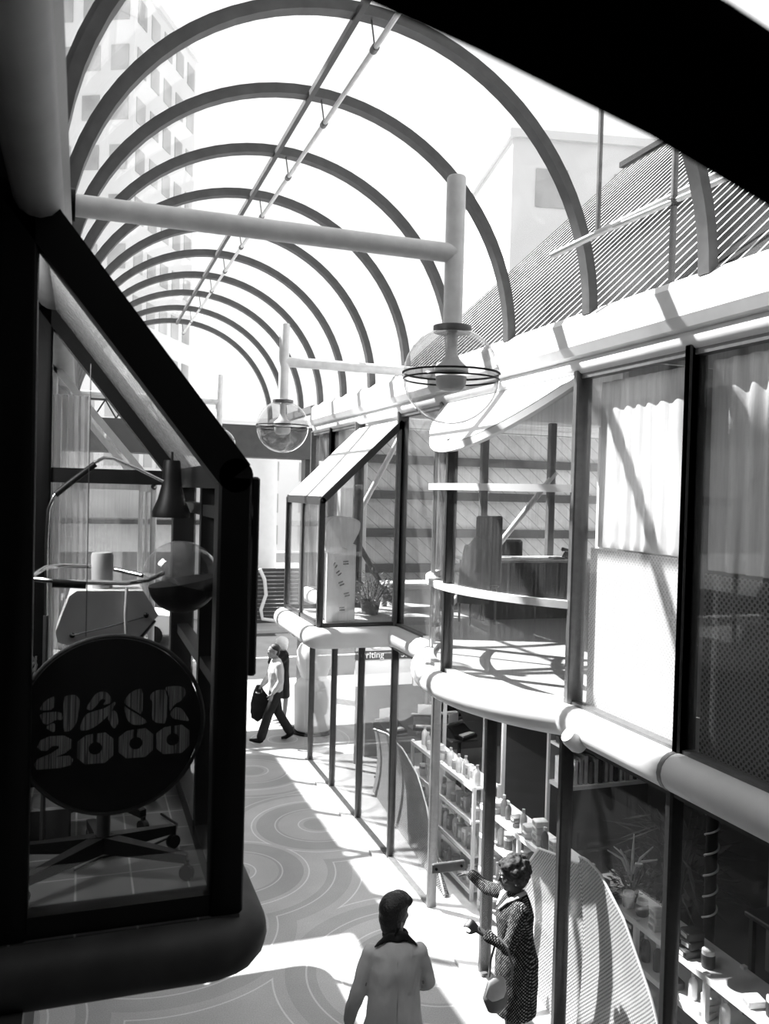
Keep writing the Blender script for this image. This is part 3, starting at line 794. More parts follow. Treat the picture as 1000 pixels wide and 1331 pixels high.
B().tube([q2(133, 768, 3.72), q2(133, 752, 3.72), q2(133, 722, 3.72), q2(133, 718, 3.72)], [.040, .043, .044, .040], 20).build('water_jar', mat('frosted_plastic', .42, .3), hd, True)
B().tube([q2(x, y, Y) for x, y, Y in ((212, 745, 3.7), (190, 755, 3.62), (165, 758, 3.58), (120, 757, 3.56), (75, 756, 3.56), (45, 753, 3.58), (42, 748, 3.66), (58, 738, 3.85), (80, 735, 3.95), (120, 736, 4.0), (150, 740, 4.0), (185, 748, 3.9))], .010, 10).build('tubular_handle', m_chrome, hd, True)
B().tube([q2(68, 758, 3.56), q2(112, 760, 3.56)], .017, 12).build('grip', m_black, hd, True)
c = V(q2(235, 752, 3.85)); Mt = Matrix.Rotation(R(14), 3, 'Y')
B().sph(c, (.168, .168, .165), 36, 12, Mt @ Matrix.Rotation(0, 3, 'X'), -.1, 1).build('bubble_hood', m_bubble, hd, True)
B().sph(c+V((.01, .0, -.015)), (.150, .150, .135), 32, 12, Matrix.Rotation(R(-10), 3, 'Y'), -.999, .05).build('lower_hood', m_black, hd, True)
B().tube([q2(200, 805, 3.75), q2(180, 830, 3.75), q2(160, 850, 3.75)], .014, 8).build('hood_arm', m_dark, hd, True)
B().lathe([(.0, -.02), (.15, -.02), (.155, 0), (.15, .02), (.0, .02)], q2(165, 880, 4.0), 30, Matrix.Rotation(R(90), 3, 'X')).build('back_disc', m_machine, hd, True)
# second trolley, only its low base shows
tr = empty('salon_trolley', (.13, 4.35, F), 'black salon trolley on castors standing behind the steamer base', 'trolley')
castor_base(tr, .13, 4.40, F, 4, .30, .6, m_black)
B().tube([(.13, 4.4, F+.12), (.13, 4.4, F+.5)], .02, 10).build('pole', m_black, tr, True)
B().bbox(-.05, 4.3, F+.5, .30, 4.55, F+.56, .01).build('tray', m_black, tr)
b = tag(B().bbox(-.20, 4.15, F, -.02, 4.35, F+.16, .01).build('storage_box', m_box['black'], None), 'small black box on the salon floor at the left', 'box')
# cable on the floor
tag(B().tube([(.40, 4.35, F+.01), (.46, 4.20, F+.01), (.42, 4.05, F+.012), (.30, 3.95, F+.01), (.1, 3.9, F+.01), (.0, 3.8, F+.01)], .006, 6).build('floor_cable', m_black, None, True), 'thin dark cable lying on the salon tiles', 'cable')
# arched chrome lamp arm with black shade
la = empty('arc_lamp', q2(60, 760, 4.1), 'thin curved chrome arm arching over the steamer', 'lamp')
B().tube([q2(x, y, 4.1) for x, y in ((60, 800), (61, 700), (63, 662), (70, 645), (90, 628), (122, 602), (135, 595), (148, 596), (180, 610), (212, 626))], .008, 10).build('arm', m_chrome, la, True)
B().tube([q2(x, y, 4.08) for x, y in ((72, 643), (92, 627), (124, 603))], .014, 10).build('sleeve', m_black, la, True)
B().tube([q2(60, 800, 4.1), (q2(60, 800, 4.1)[0], 4.1, F)], .012, 8).build('stand', m_dark, la, True)
pc = V(q2(223, 640, 4.35)); k_ = 4.3/1120
pl = empty('pendant_lamp', pc, 'black bottle-necked pendant lamp hanging in the salon window', 'lamp')
B().lathe([(x*k_, z*k_) for x, z in ((10, 41), (11, 38), (12, 20), (13, 8), (17, -8), (24, -25), (24, -32), (22, -32), (15, -10), (2, 0))], pc, 28).build('shade', m_black, pl, True)
B().tube([pc+V((0, 0, 38*k_)), pc+V((0, 0, 52*k_))], .006, 8).build('cord', m_black, pl, True)
# bottles and tangled leads at the left jamb
b = B()
for i in range(5):
    pts = [q2(40+8*math.sin(j*1.3+i), 850+j*14+i*3, 3.7+.02*i) for j in range(7)]
    b.tube(pts, .004, 5)
tag(b.build('tangled_cable', m_mid, None, True), 'loop of tangled grey leads hanging at the left of the salon', 'cable')
ch = empty('salon_chair', (-.4, 4.2, F), 'dark upholstered salon chair at the far left of the salon', 'chair')
B().bbox(-.65, 4.0, F+.42, -.28, 4.4, F+.52, .03).build('seat', m_black, ch, True)
B().bbox(-.65, 4.36, F+.5, -.28, 4.44, F+1.0, .02).build('backrest', m_black, ch, True)
B().tube([(-.46, 4.2, F+.42), (-.46, 4.2, F+.02)], .03, 12).build('leg', m_chrome, ch, True)
# curtain in the back pane of the salon
g = [[(-.16+.20*i/24, 5.16+.025*math.sin(i*1.5), z) for z in (2.95, 3.6, 4.2, 4.95)] for i in range(25)]
tag(B().sheet(g, .004).build('sheer_drape', cloth('veil', .8, .5, .6), None, True), 'sheer pale drape behind the back pane of the salon', 'curtain')

# ------------------------------------------------------------------ curtains in the upper right windows
def drape(y0, y1, x, z0, z1, amp, m, name, label, cat='curtain', n=90, f=9, group=None):
    g = []
    for i in range(n+1):
        t = i/n; y = y0+(y1-y0)*t
        g.append([(x+amp*math.sin(t*f*2*PI+.8*math.sin(t*11)+.3*k)*(.6+.4*k/3), y, z0+(z1-z0)*(1-k/3)) for k in range(4)])
    return tag(B().sheet(g, .003).build(name, m, None, True), label, cat, group)
drape(4.54, 5.66, XW+.10, 4.08, 5.33, .010, m_curtain, 'curtain', 'bright white curtain in the sunlit upper window beside the bay', f=8)
drape(3.24, 4.42, XW+.09, 4.02, 5.33, .022, m_sheer, 'curtain', 'greyer pleated sheer curtain in the shaded upper window at the right edge', f=8)
drape(1.95, 3.1, XW+.18, 4.02, 5.33, .028, m_sheer, 'curtain', 'pleated curtain in the shaded upper window beyond the right edge', f=8)
tag(B().sheet([[(XW+.07, 4.54+1.17*i/10, FL+.01), (XW+.07, 4.54+1.17*i/10, 4.07)] for i in range(11)], .006).build('woven_screen', m_weave, None), 'white woven half-height screen below the bright curtain', 'screen')
tag(B().sheet([[(XW+.06, 3.24+1.17*i/10, FL+.01), (XW+.06, 3.24+1.17*i/10, 4.00)] for i in range(11)], .006).build('woven_screen', m_weave2, None), 'shade-darkened woven half-height screen below the pleated sheer curtain', 'screen')
tag(B().sheet([[(XW+.14, 1.95+1.1*i/10, FL+.01), (XW+.14, 1.95+1.1*i/10, 4.05)] for i in range(11)], .006).build('woven_screen', m_weave2, None), 'shade-darkened woven screen in the window beyond the right edge', 'screen')
struct(B().box(XW+.3, 5.62, FL, 8.9, 5.70, 5.5).build('wall_office', m_wall))

# ------------------------------------------------------------------ office behind the bay
ds = empty('office_desk', (5.6, 10.1, FL), 'wide dark-fronted office desk behind the bay window', 'desk')
B().bbox(4.75, 9.9, FL+.74, 6.6, 10.7, FL+.77, .006).build('desk_top', m_machine, ds)
B().box(4.85, 9.96, FL, 6.5, 9.99, FL+.74).build('front_panel', m_dark, ds)
for x in (4.85, 6.42): B().box(x, 10.0, FL, x+.05, 10.66, FL+.74).build('side_panel', m_dark, ds)
oc = empty('office_chair', (5.75, 11.0, FL), 'black low-backed office chair behind the desk', 'chair')
B().bbox(5.5, 10.95, FL+.66, 5.98, 11.03, FL+.98, .03).build('backrest', m_black, oc, True)
B().bbox(5.5, 10.75, FL+.44, 5.98, 11.15, FL+.52, .03).build('seat', m_black, oc, True)
B().tube([(5.74, 10.95, FL+.44), (5.74, 10.95, FL+.06)], .03, 10).build('pedestal', m_chrome, oc, True)
B().tube([(5.74, 11.1, FL+.5), (5.74, 11.08, FL+.7)], .02, 8).build('back_bar', m_chrome, oc, True)
for a in range(4):
    B().beam((5.74, 10.95, FL+.06), (5.74+.25*math.cos(a*PI/2+.7), 10.95+.25*math.sin(a*PI/2+.7), FL+.03), .04, .03).build('foot', m_dark, oc)
D = FL+.77
tl = empty('telephone', (6.35, 10.2, D), 'black desk telephone at the right end of the office desk', 'telephone')
B().prism([(6.22, D), (6.46, D), (6.43, D+.05), (6.36, D+.09), (6.27, D+.09)], lambda a, b: (a, 10.1, b), lambda a, b: (a, 10.32, b)).build('body', m_black, tl)
B().tube([(6.24, 10.12, D+.12), (6.26, 10.2, D+.115), (6.24, 10.32, D+.12)], [.028, .016, .028], 10).build('handset', m_black, tl, True)
tag(B().bbox(5.45, 10.05, D, 5.78, 10.3, D+.012, .003).build('paper_pile', m_box['white'], None), 'white papers lying open on the office desk', 'papers')
tag(B().bbox(5.95, 10.05, D, 6.12, 10.2, D+.03, .004).build('desk_diary', m_box['grey'], None), 'small grey book on the desk near the telephone', 'book')
cs = empty('coat_stand_chair', (4.62, 9.6, FL), 'chair with a dark jacket hung over its tall back, left of the desk', 'chair')
B().bbox(4.5, 9.55, FL+.45, 4.9, 9.95, FL+.5, .02).build('seat', m_dark, cs, True)
B().bbox(4.55, 9.5, FL+.5, 4.9, 9.56, FL+1.35, .02).build('backrest', m_dark, cs, True)
for x in (4.53, 4.87):
    for y in (9.6, 9.92): B().tube([(x, y, FL+.45), (x, y, FL)], .015, 8).build('leg', m_mid, cs, True)
jb = B()
jb.loft([(4.52, 9.46, FL+.28), (4.54, 9.46, FL+.6), (4.56, 9.47, FL+.95), (4.60, 9.48, FL+1.08)], [(.20, .07), (.18, .08), (.16, .09), (.09, .05)], (1, 0, 0))
jb.loft([(4.33, 9.45, FL+.30), (4.36, 9.45, FL+.7), (4.42, 9.46, FL+1.0)], [(.05, .05), (.055, .055), (.05, .05)], (1, 0, 0))
tag(remesh(jb.build('jacket', mat('tweed_jacket', .07, .9, 0, .2, 30), None, True), .02), 'dark tweed jacket draped over the tall chair back in the office', 'jacket')
# pipe braces and posts of the upper floor
def brace(p, q, r, m, label, nm='pipe_brace'):
    tag(B().tube([p, q], r, 12).build(nm, m, None, True), label, 'brace')
brace((3.95, 12.2, FL+.05), (5.9, 12.2, 5.45), .05, m_pole, 'pale diagonal pipe brace in front of the boarded end wall') if False else None
brace(q2(520, 568, 11.9), q2(462, 676, 11.9), .04, m_pole, 'pale pipe brace leaning left behind the jutting box window')
brace(q2(456, 690, 11.9), q2(513, 789, 11.9), .04, m_dark, 'dark lower pipe brace slanting down to the right by the plant')
brace(q2(722, 615, 10.78), q2(578, 797, 10.78), .04, m_pole, 'pale pipe brace slanting above the jacket in the office')
tag(B().bbox(q2(712, 700, 10.85)[0]-.05, 10.75, FL, q2(712, 700, 10.85)[0]+.05, 10.85, 5.5, .01).build('partition_post', m_mid, None), 'grey post at the edge of the pale office partition', 'post')
tag(B().bbox(q2(625, 700, 10.85)[0]-.05, 10.75, FL, q2(625, 700, 10.85)[0]+.05, 10.85, 5.5, .01).build('partition_post', m_mid, None), 'grey post left of the hanging jacket in the office', 'post')
tag(B().bbox(3.75, 12.6, FL, 4.15, 12.9, 5.5, .02).build('pale_pier', m_wall, None), 'pale upright pier behind the lampshade board in the jutting box', 'pier')
# inside the jutting box: tall printed card column with a fan-shaped shade, plant, low table
cc = empty('card_display', (3.02, 10.3, FL), 'tall printed cardboard column topped by a big pale fan-shaped hood in the jutting box', 'display stand')
B().bbox(2.88, 10.15, FL, 3.22, 10.45, FL+.95, .01).build('column', m_card, cc)
B().box(2.84, 10.12, FL, 2.92, 10.16, FL+.85).build('front_strip', m_white, cc)
fan = [(425, 720), (424, 700), (424, 682), (432, 674), (445, 671), (460, 673), (469, 678), (468, 690), (460, 705), (455, 716), (443, 710), (442, 720)]
B().prism(smooth_poly(fan, 1), lambda a, b: q2(a, b, 10.1), lambda a, b: (q2(a, b, 10.1)[0], 10.40, q2(a, b, 10.1)[2])).build('fan_hood', m_card, cc)
for x, y, a in ((433, 735, 1.2), (446, 730, .1), (440, 758, .6), (447, 772, .4), (441, 790, .1), (437, 745, .9)):
    p = V(q2(x, y, 10.13)); b = B()
    for j in range(2):
        o = V((math.sin(a)*.03*j, -.004, -.03*j)); b.beam(p+o, p+o+V((.07*math.cos(a), 0, .04*math.sin(a))), .004, .016, (0, 0, 1))
    b.build('printed_mark', m_ink, cc)
def bush(name, c, r, h, label, m, n=420, wl=(.02, .09), pot=None, seed=1, droop=0):
    rnd = random.Random(seed)
    e = empty(name, c, label, 'plant'); c = V(c)
    b = B()
    for i in range(n):
        a = rnd.uniform(0, 2*PI); rr = r*math.sqrt(rnd.random()); zz = h*rnd.uniform(.25, 1)*(1-.4*rr/r)
        p = c+V((rr*math.cos(a), rr*math.sin(a), zz)); L = rnd.uniform(.6, 1.3)*wl[1]; W = wl[0]*rnd.uniform(.6, 1.2)
        d = V((math.cos(a), math.sin(a), rnd.uniform(-.3-droop, .9))).normalized(); s_ = d.cross(V((rnd.uniform(-1, 1), rnd.uniform(-1, 1), 1))).normalized()*W/2
        b.add([p-s_*.3, p+d*L*.5-s_, p+d*L, p+d*L*.5+s_, p+V((0, 0, -.004))+d*L*.5], [(0, 1, 2, 3), (0, 3, 4), (3, 2, 4), (2, 1, 4), (1, 0, 4)])
    b.build('foliage', m, e)
    b = B()
    for i in range(9):
        a = i*2.4; b.tube([c+V((0, 0, .05)), c+V((r*.4*math.cos(a), r*.4*math.sin(a), h*.4)), c+V((r*.75*math.cos(a), r*.75*math.sin(a), h*.75))], .006, 5)
    b.build('stem', m_dark, e, True)
    if pot: B().lathe([(pot*.75, 0), (pot, pot*1.3), (pot*.9, pot*1.3), (pot*.8, pot*1.1), (.01, pot*1.1)], c, 20).build('pot', m_dark, e, True)
    return e
bush('potted_fern', (3.62, 10.75, FL), .36, .62, 'feathery potted plant on the floor of the jutting box', m_leaf, 600, (.016, .10), .14, 3, .3)
lt = empty('low_table', (4.4, 11.2, FL), 'low pale table behind the feathery plant', 'table')
B().bbox(4.0, 10.9, FL+.30, 5.0, 11.5, FL+.36, .01).build('table_top', m_white, lt)
for x in (4.06, 4.94):
    for y in (10.96, 11.44): B().box(x-.03, y-.03, FL, x+.03, y+.03, FL+.3).build('leg', m_mid, lt)

# ------------------------------------------------------------------ ground floor shop: racks and goods
rnd = random.Random(5)
def bottle(lbl, kind):
    e = empty(kind, (0, 0, 0))
    return e
protos = {}
def proto_mesh(kind, m):
    key = (kind, m.name)
    if key in protos: return protos[key]
    b = B(); c = B()
    if kind == 'bottle':
        b.lathe([(.0, 0), (.032, 0), (.034, .01), (.034, .12), (.028, .145), (.012, .165), (.012, .175)], (0, 0, 0), 14)
        c.lathe([(.0, .175), (.016, .175), (.016, .205), (.0, .207)], (0, 0, 0), 12)
    elif kind == 'jar':
        b.lathe([(.0, 0), (.040, 0), (.043, .01), (.043, .075), (.038, .085)], (0, 0, 0), 14)
        c.lathe([(.0, .085), (.041, .085), (.041, .112), (.0, .114)], (0, 0, 0), 14)
    elif kind == 'carton':
        b.bbox(-.045, -.035, 0, .045, .035, .17, .004); c.box(-.046, -.02, .05, -.0455, .02, .13)
    elif kind == 'packet':
        b.bbox(-.06, -.05, 0, .06, .05, .055, .008); c.box(-.061, -.03, .015, -.0605, .03, .04)
    mb = bpy.data.meshes.new('body'); mb.from_pydata([tuple(p) for p in b.v], [], b.f); mb.materials.append(m)
    mc = bpy.data.meshes.new('cap'); mc.from_pydata([tuple(p) for p in c.v], [], c.f); mc.materials.append(m_box['grey'] if m.name.endswith(('white', 'pale')) else m_box['pale'])
    for q in (mb, mc): q.polygons.foreach_set('use_smooth', [kind in ('bottle', 'jar')]*len(q.polygons)); q.set_sharp_from_angle(angle=R(40))
    protos[key] = (mb, mc); return protos[key]
def good(kind, m, loc, rz, label, group, sc=1, parts=True):
    mb, mc = proto_mesh(kind, m)
    e = bpy.data.objects.new(kind, None); C.objects.link(e); e.location = loc; e.rotation_euler = (0, 0, rz); e.scale = (sc, sc, sc)
    e.empty_display_size = .05
    tag(e, label, {'bottle': 'bottle', 'jar': 'jar', 'carton': 'box', 'packet': 'packet'}[kind], group)
    a = bpy.data.objects.new('body', mb); C.objects.link(a); a.parent = e
    c = bpy.data.objects.new('cap' if kind in ('bottle', 'jar') else 'printed_label', mc); C.objects.link(c); c.parent = e
def rack(y0, y1, x, dep, levels, label, where, tones, kinds, step, top_ok=True):
    h = levels[-1]
    e = empty('shelf_rack', (x, (y0+y1)/2, 0), label, 'shelf')
    n = max(1, round((y1-y0)/.9))
    for i in range(n+1):
        y = y0+(y1-y0)*i/n
        for xx in (x, x+dep): B().box(xx-.018, y-.018, .012, xx+.018, y+.018, h+.02).build('upright', m_white, e)
    for k, z in enumerate(levels):
        B().box(x-.02, y0, z-.02, x+dep+.02, y1, z).build('shelf', m_white if k else m_whitedirty, e)
        B().box(x-.03, y0, z-.03, x-.02, y1, z+.012).build('shelf_lip', m_white, e)
    names = ['bottom', 'second', 'third', 'fourth', 'fifth']
    for k, z in enumerate(levels):
        sh = 'top' if k == len(levels)-1 else names[k]
        kd = kinds[k % len(kinds)]
        y = y0+.09
        while y < y1-.06:
            kind = rnd.choice(kd); tone = rnd.choice(tones)
            adj = dict(white='white', pale='off-white', grey='grey', dark='dark grey', black='black')[tone]
            sc = rnd.uniform(.9, 1.15)
            if k < len(levels)-1: sc = min(sc, (levels[k+1]-z-.03)/.21)
            if rnd.random() > .08:
                good(kind, m_box[tone], (x+rnd.uniform(.05, .10), y, z), rnd.uniform(-.3, .3), '%s %s on the %s shelf of the %s' % (adj, kind, sh, where), '%s %ss on the %s shelf of the %s' % (adj, kind, sh, where), sc)
                if kind == 'packet' and rnd.random() < .7:
                    for q in range(1, rnd.randint(2, 4)):
                        if k < len(levels)-1 and z+(q+1)*.055*sc > levels[k+1]-.03: break
                        good(kind, m_box[tone], (x+.08, y, z+q*.055*sc), rnd.uniform(-.15, .15), '%s %s on the %s shelf of the %s' % (adj, kind, sh, where), '%s %ss on the %s shelf of the %s' % (adj, kind, sh, where), sc)
            y += step*rnd.uniform(.9, 1.25)*(1.3 if kind == 'packet' else 1)
rack(8.45, 10.3, 4.10, .30, [.12, .50, .88, 1.25, 1.55][:4], 'tall white shelf rack packed with pale goods behind the doorway', 'tall white rack behind the doorway', ['white', 'white', 'pale', 'grey'], [['jar', 'bottle'], ['bottle', 'carton'], ['carton', 'jar'], ['bottle', 'carton', 'jar']], .105)
rack(6.6, 8.25, 4.10, .30, [.12, .48, .84, 1.14], 'lower white shelf rack of mixed goods behind the woman in the patterned dress', 'lower rack behind the woman', ['white', 'pale', 'grey', 'dark'], [['jar', 'bottle'], ['carton'], ['bottle', 'jar'], ['bottle', 'packet']], .115)
rack(3.2, 6.4, 4.15, .32, [.12, .48, .84, 1.16], 'long white shelf rack with boxes in the shop window at lower right', 'long rack at lower right', ['white', 'pale', 'dark', 'black'], [['packet', 'jar'], ['packet', 'carton'], ['packet', 'bottle'], ['packet', 'packet', 'jar']], .15)
# curved perforated guards in the windows
def guard(pts, x0, x1, label, gm=None):
    ys = [p[0] for p in pts]
    g = []
    for i in range(25):
        t = i/24; y = ys[0]+(ys[-1]-ys[0])*t
        for k in range(len(pts)-1):
            if pts[k][0] <= y <= pts[k+1][0] or pts[k][0] >= y >= pts[k+1][0]:
                f = (y-pts[k][0])/((pts[k+1][0]-pts[k][0]) or 1); z = pts[k][1]*(1-f)+pts[k+1][1]*f; break
        x = x0+(x1-x0)*t
        g.append([(x+.10*math.sin(j/6*PI)*.6, y, .02+(z-.02)*j/6) for j in range(7)])
    e = empty('mesh_guard', (x0, ys[0], 0), label, 'screen')
    B().sheet(g, .006).build('perforated_sheet', gm or m_meshg, e, True)
    B().tube([r_[-1] for r_ in g], .010, 8).build('edge_bead', m_white, e, True)
guard([(4.55, .05), (4.75, .45), (5.0, .95), (5.3, 1.35), (5.6, 1.58), (5.78, 1.62), (5.86, 1.6)], 3.88, 3.78, 'tall curved perforated white guard rising behind the front shop window')
guard([(5.95, 1.50), (6.3, 1.42), (6.7, 1.32), (7.0, .98)], 3.84, 3.92, 'pale perforated guard with angled top behind the dressed woman')
guard([(8.6, .05), (8.9, .3), (9.3, .75), (9.7, 1.0), (10.4, 1.12), (11.2, 1.1), (12.0, .95)], 3.84, 4.15, 'lined perforated guard curving down beside the typewriter displays', m_meshd)
fp = bush('flowering_plant', (4.3, 5.9, 1.16), .16, .36, 'spiky flowering plant at the near end of the long shop rack', m_leaf, 200, (.02, .07), .07, 8)
f = B()
for i in range(7):
    a = i*.9; f.tube([(4.28, 5.86, 1.35), (4.28+.08*math.cos(a), 5.86+.08*math.sin(a), 1.52), (4.28+.2*math.cos(a), 5.86+.2*math.sin(a), 1.60+.06*math.sin(i*2))], [.012, .012, .005], 6)
f.build('flower_spike', m_box['pale'], fp, True)
bush('palm_plant', (5.95, 7.4, .012), .35, 1.5, 'large dark drooping palm deep in the shop', mat('palm_leaf', .05, .7), 220, (.03, .45), .2, 11, .5)
# shop interior furniture
bc = empty('wall_bookcase', (5.6, 8.7, .9), 'hanging grey bookcase with dark books deep in the shop', 'bookcase')
B().box(5.0, 8.4, 1.25, 6.2, 8.44, 2.2).build('back', m_mid, bc)
B().box(5.0, 8.1, 1.25, 6.2, 8.4, 1.29).build('shelf', m_machine, bc)
B().box(5.0, 8.1, 1.70, 6.2, 8.4, 1.73).build('shelf', m_machine, bc)
B().box(6.18, 8.1, 1.25, 6.6, 8.44, 2.2).build('side', m_machine, bc)
x = 5.03
while x < 6.12:
    for z, g_ in ((1.29, 'lower'), (1.73, 'upper')):
        h = rnd.uniform(.24, .34); t_ = rnd.uniform(.03, .05); tn = rnd.choice(['grey', 'dark', 'pale', 'black'])
        nm = dict(grey='grey', dark='dark grey', pale='off-white', black='black')[tn]
        tag(B().box(x, 8.14, z, x+t_*.9, 8.34, z+h).build('book', m_box[tn], None), '%s book on the %s shelf of the hanging bookcase' % (nm, g_), 'book', '%s books on the %s shelf of the hanging bookcase' % (nm, g_))
    x += .065
tag(B().bbox(6.2, 5.5, .012, 6.9, 6.4, 2.2, .01).build('wall_cabinet', m_mid, None), 'plain tall grey cabinet standing at the back of the shop', 'cabinet')
cu_ = empty('shop_counter', (6.0, 4.4, 0), 'grey shop counter at the right edge with a pale top', 'counter')
B().box(5.3, 3.2, .012, 6.6, 3.9, 1.0).build('front', m_mid, cu_); B().bbox(5.25, 3.15, 1.0, 6.65, 3.95, 1.05, .01).build('counter_top', m_machine, cu_)
# twisted ribbon column
tw = empty('twisted_display', (5.15, 5.95, .012), 'dark upright twisted ribbon display in the shop', 'display stand')
B().tube([(5.15, 5.95, .012), (5.15, 5.95, 2.3)], .05, 12).build('column', m_black, tw, True)
B().tube([(5.15+.058*math.cos(i*.42), 5.95+.058*math.sin(i*.42), .8+i*.012) for i in range(120)], .009, 6).build('ribbon', m_machine, tw, True)
hw = tag(B().lathe([(.0, 0), (.06, 0), (.07, .02), (.07, .12), (.0, .13)], (5.5, 5.0, 1.162), 16).build('round_tin', m_machine, None, True), 'round pale tin standing on a dark table in the shop', 'tin')
tb2 = empty('display_table', (5.5, 4.95, 0), 'dark display table behind the long rack', 'table')
B().bbox(5.1, 4.4, 1.12, 5.9, 5.5, 1.16, .01).build('table_top', m_dark, tb2)
for x_ in (5.15, 5.85):
    for y_ in (4.45, 5.45): B().box(x_-.02, y_-.02, .012, x_+.02, y_+.02, 1.12).build('leg', m_dark, tb2)

# typewriter shop
ts = empty('hanging_sign', (4.75, 13.3, 1.3), 'white hanging shop board lettered writing Studio at the back of the corner shop', 'sign')
B().box(4.25, 13.3, 1.28, 5.25, 13.34, 1.72).build('white_board', m_white, ts)
B().box(4.25, 13.28, 1.72, 5.55, 13.34, 1.86).build('fascia', m_dark, ts)
B().box(4.25, 13.3, 1.86, 5.55, 13.34, 2.15).build('top_board', m_machine, ts)
textmesh('writing', .15, (4.52, 13.275, 1.79), (R(90), 0, 0), m_white, 'lettering', ts)
textmesh('Studio', .15, (5.22, 13.275, 1.79), (R(90), 0, 0), m_white, 'lettering', ts)
for x_ in (4.6, 5.0): B().tube([(x_+.1*math.cos(2*PI*i/20), 13.29, 2.0+.1*math.sin(2*PI*i/20)) for i in range(20)], .018, 6, True).build('ring_motif', m_white, ts, True)
B().box(5.27, 13.28, 1.25, 5.52, 13.32, 1.72).build('poster', m_box['white'], ts)
B().tube([(5.4+.07*math.cos(2*PI*i/20), 13.275, 1.55+.08*math.sin(2*PI*i/20)) for i in range(20)], .015, 6, True).build('poster_ring', m_ink, ts, True)
B().box(4.27, 13.32, .012, 4.31, 13.34, 2.3).build('post', m_mid, ts); B().box(5.5, 13.32, .012, 5.54, 13.34, 2.3).build('post', m_mid, ts)
def typewriter(loc, rz, label, h):
    e = empty('typewriter', (loc[0], loc[1], h), label, 'typewriter', None, None, rz)
    B().prism([(-.2, 0), (.2, 0), (.2, .12), (.05, .16), (-.1, .06), (-.2, .04)], lambda a, b: (-.18, a, b), lambda a, b: (.18, a, b)).build('case', m_black, e, local=True)
    B().tube([(-.22, .12, .17), (.22, .12, .17)], .022, 10).build('platen', m_mid, e, True, True)
    B().box(-.12, .12, .17, .12, .125, .33).build('paper', m_white, e, local=True)
    B().box(-.14, -.18, .045, .14, -.08, .07).build('keyboard', m_box['grey'], e, local=True)
    p = empty('typewriter_stand', (loc[0], loc[1], 0), label.replace('typewriter', 'pedestal under the typewriter'), 'stand')
    B().bbox(loc[0]-.22, loc[1]-.22, h-.03, loc[0]+.22, loc[1]+.22, h, .01).build('stand_top', m_dark, p)
    B().tube([(loc[0], loc[1], h-.03), (loc[0], loc[1], .05)], .03, 10).build('column', m_black, p, True)
    for a in range(4): B().beam((loc[0], loc[1], .06), (loc[0]+.24*math.cos(a*PI/2+.8), loc[1]+.24*math.sin(a*PI/2+.8), .03), .04, .03).build('foot', m_black, p)
typewriter((4.55, 12.4), .3, 'black typewriter nearest the lined guard', .78)
typewriter((5.05, 12.2), -.4, 'black typewriter in the middle of the group', .85)
typewriter((5.45, 11.8), .5, 'black typewriter furthest right of the group', .80)
typewriter((5.6, 12.7), .1, 'black typewriter at the back below the poster', .9)
tag(B().bbox(4.55, 11.15, .012, 4.85, 11.45, .42, .01).build('white_carton', m_box['white'], None), 'open white carton on the floor below the typewriters', 'box')
aw = B().sheet([[(4.6, 8.8, 1.9), (4.6, 10.6, 1.9)], [(5.3, 8.8, 1.98), (5.3, 10.6, 1.98)]], .02)
tag(aw.build('white_canopy', m_white, None), 'flat white canopy panel behind the tall rack', 'canopy')
for x_, y_ in ((4.65, 8.85), (5.25, 8.85), (4.65, 10.55), (5.25, 10.55)):
    tag(B().box(x_-.02, y_-.02, .012, x_+.02, y_+.02, 1.93).build('canopy_post', m_white, None), 'slim white post at a corner of the white canopy behind the tall rack', 'post', 'posts of the white canopy')

# unseen fill light added to brighten the salon equipment
al = bpy.data.lights.new('salon_fill', 'AREA'); al.energy = 60; al.size = .5
ao = bpy.data.objects.new('salon_fill', al); C.objects.link(ao); ao.location = (-.9, 3.7, 5.2)
ao.rotation_euler = (V((-.9, 3.7, 5.2))-V((.2, 3.8, 3.4))).to_track_quat('Z', 'Y').to_euler()

for nm, lo, en, sy in (('shop_fill', (4.0, 8.6, 2.46), 45, 2.6), ('corner_shop_fill', (4.7, 12.2, 2.46), 45, 1.4)):  # unseen area lights added to brighten the racks and sign board
    fl = bpy.data.lights.new(nm, 'AREA'); fl.shape = 'RECTANGLE'; fl.size = .25; fl.size_y = sy; fl.energy = en
    fo = bpy.data.objects.new(nm, fl); C.objects.link(fo); fo.location = lo
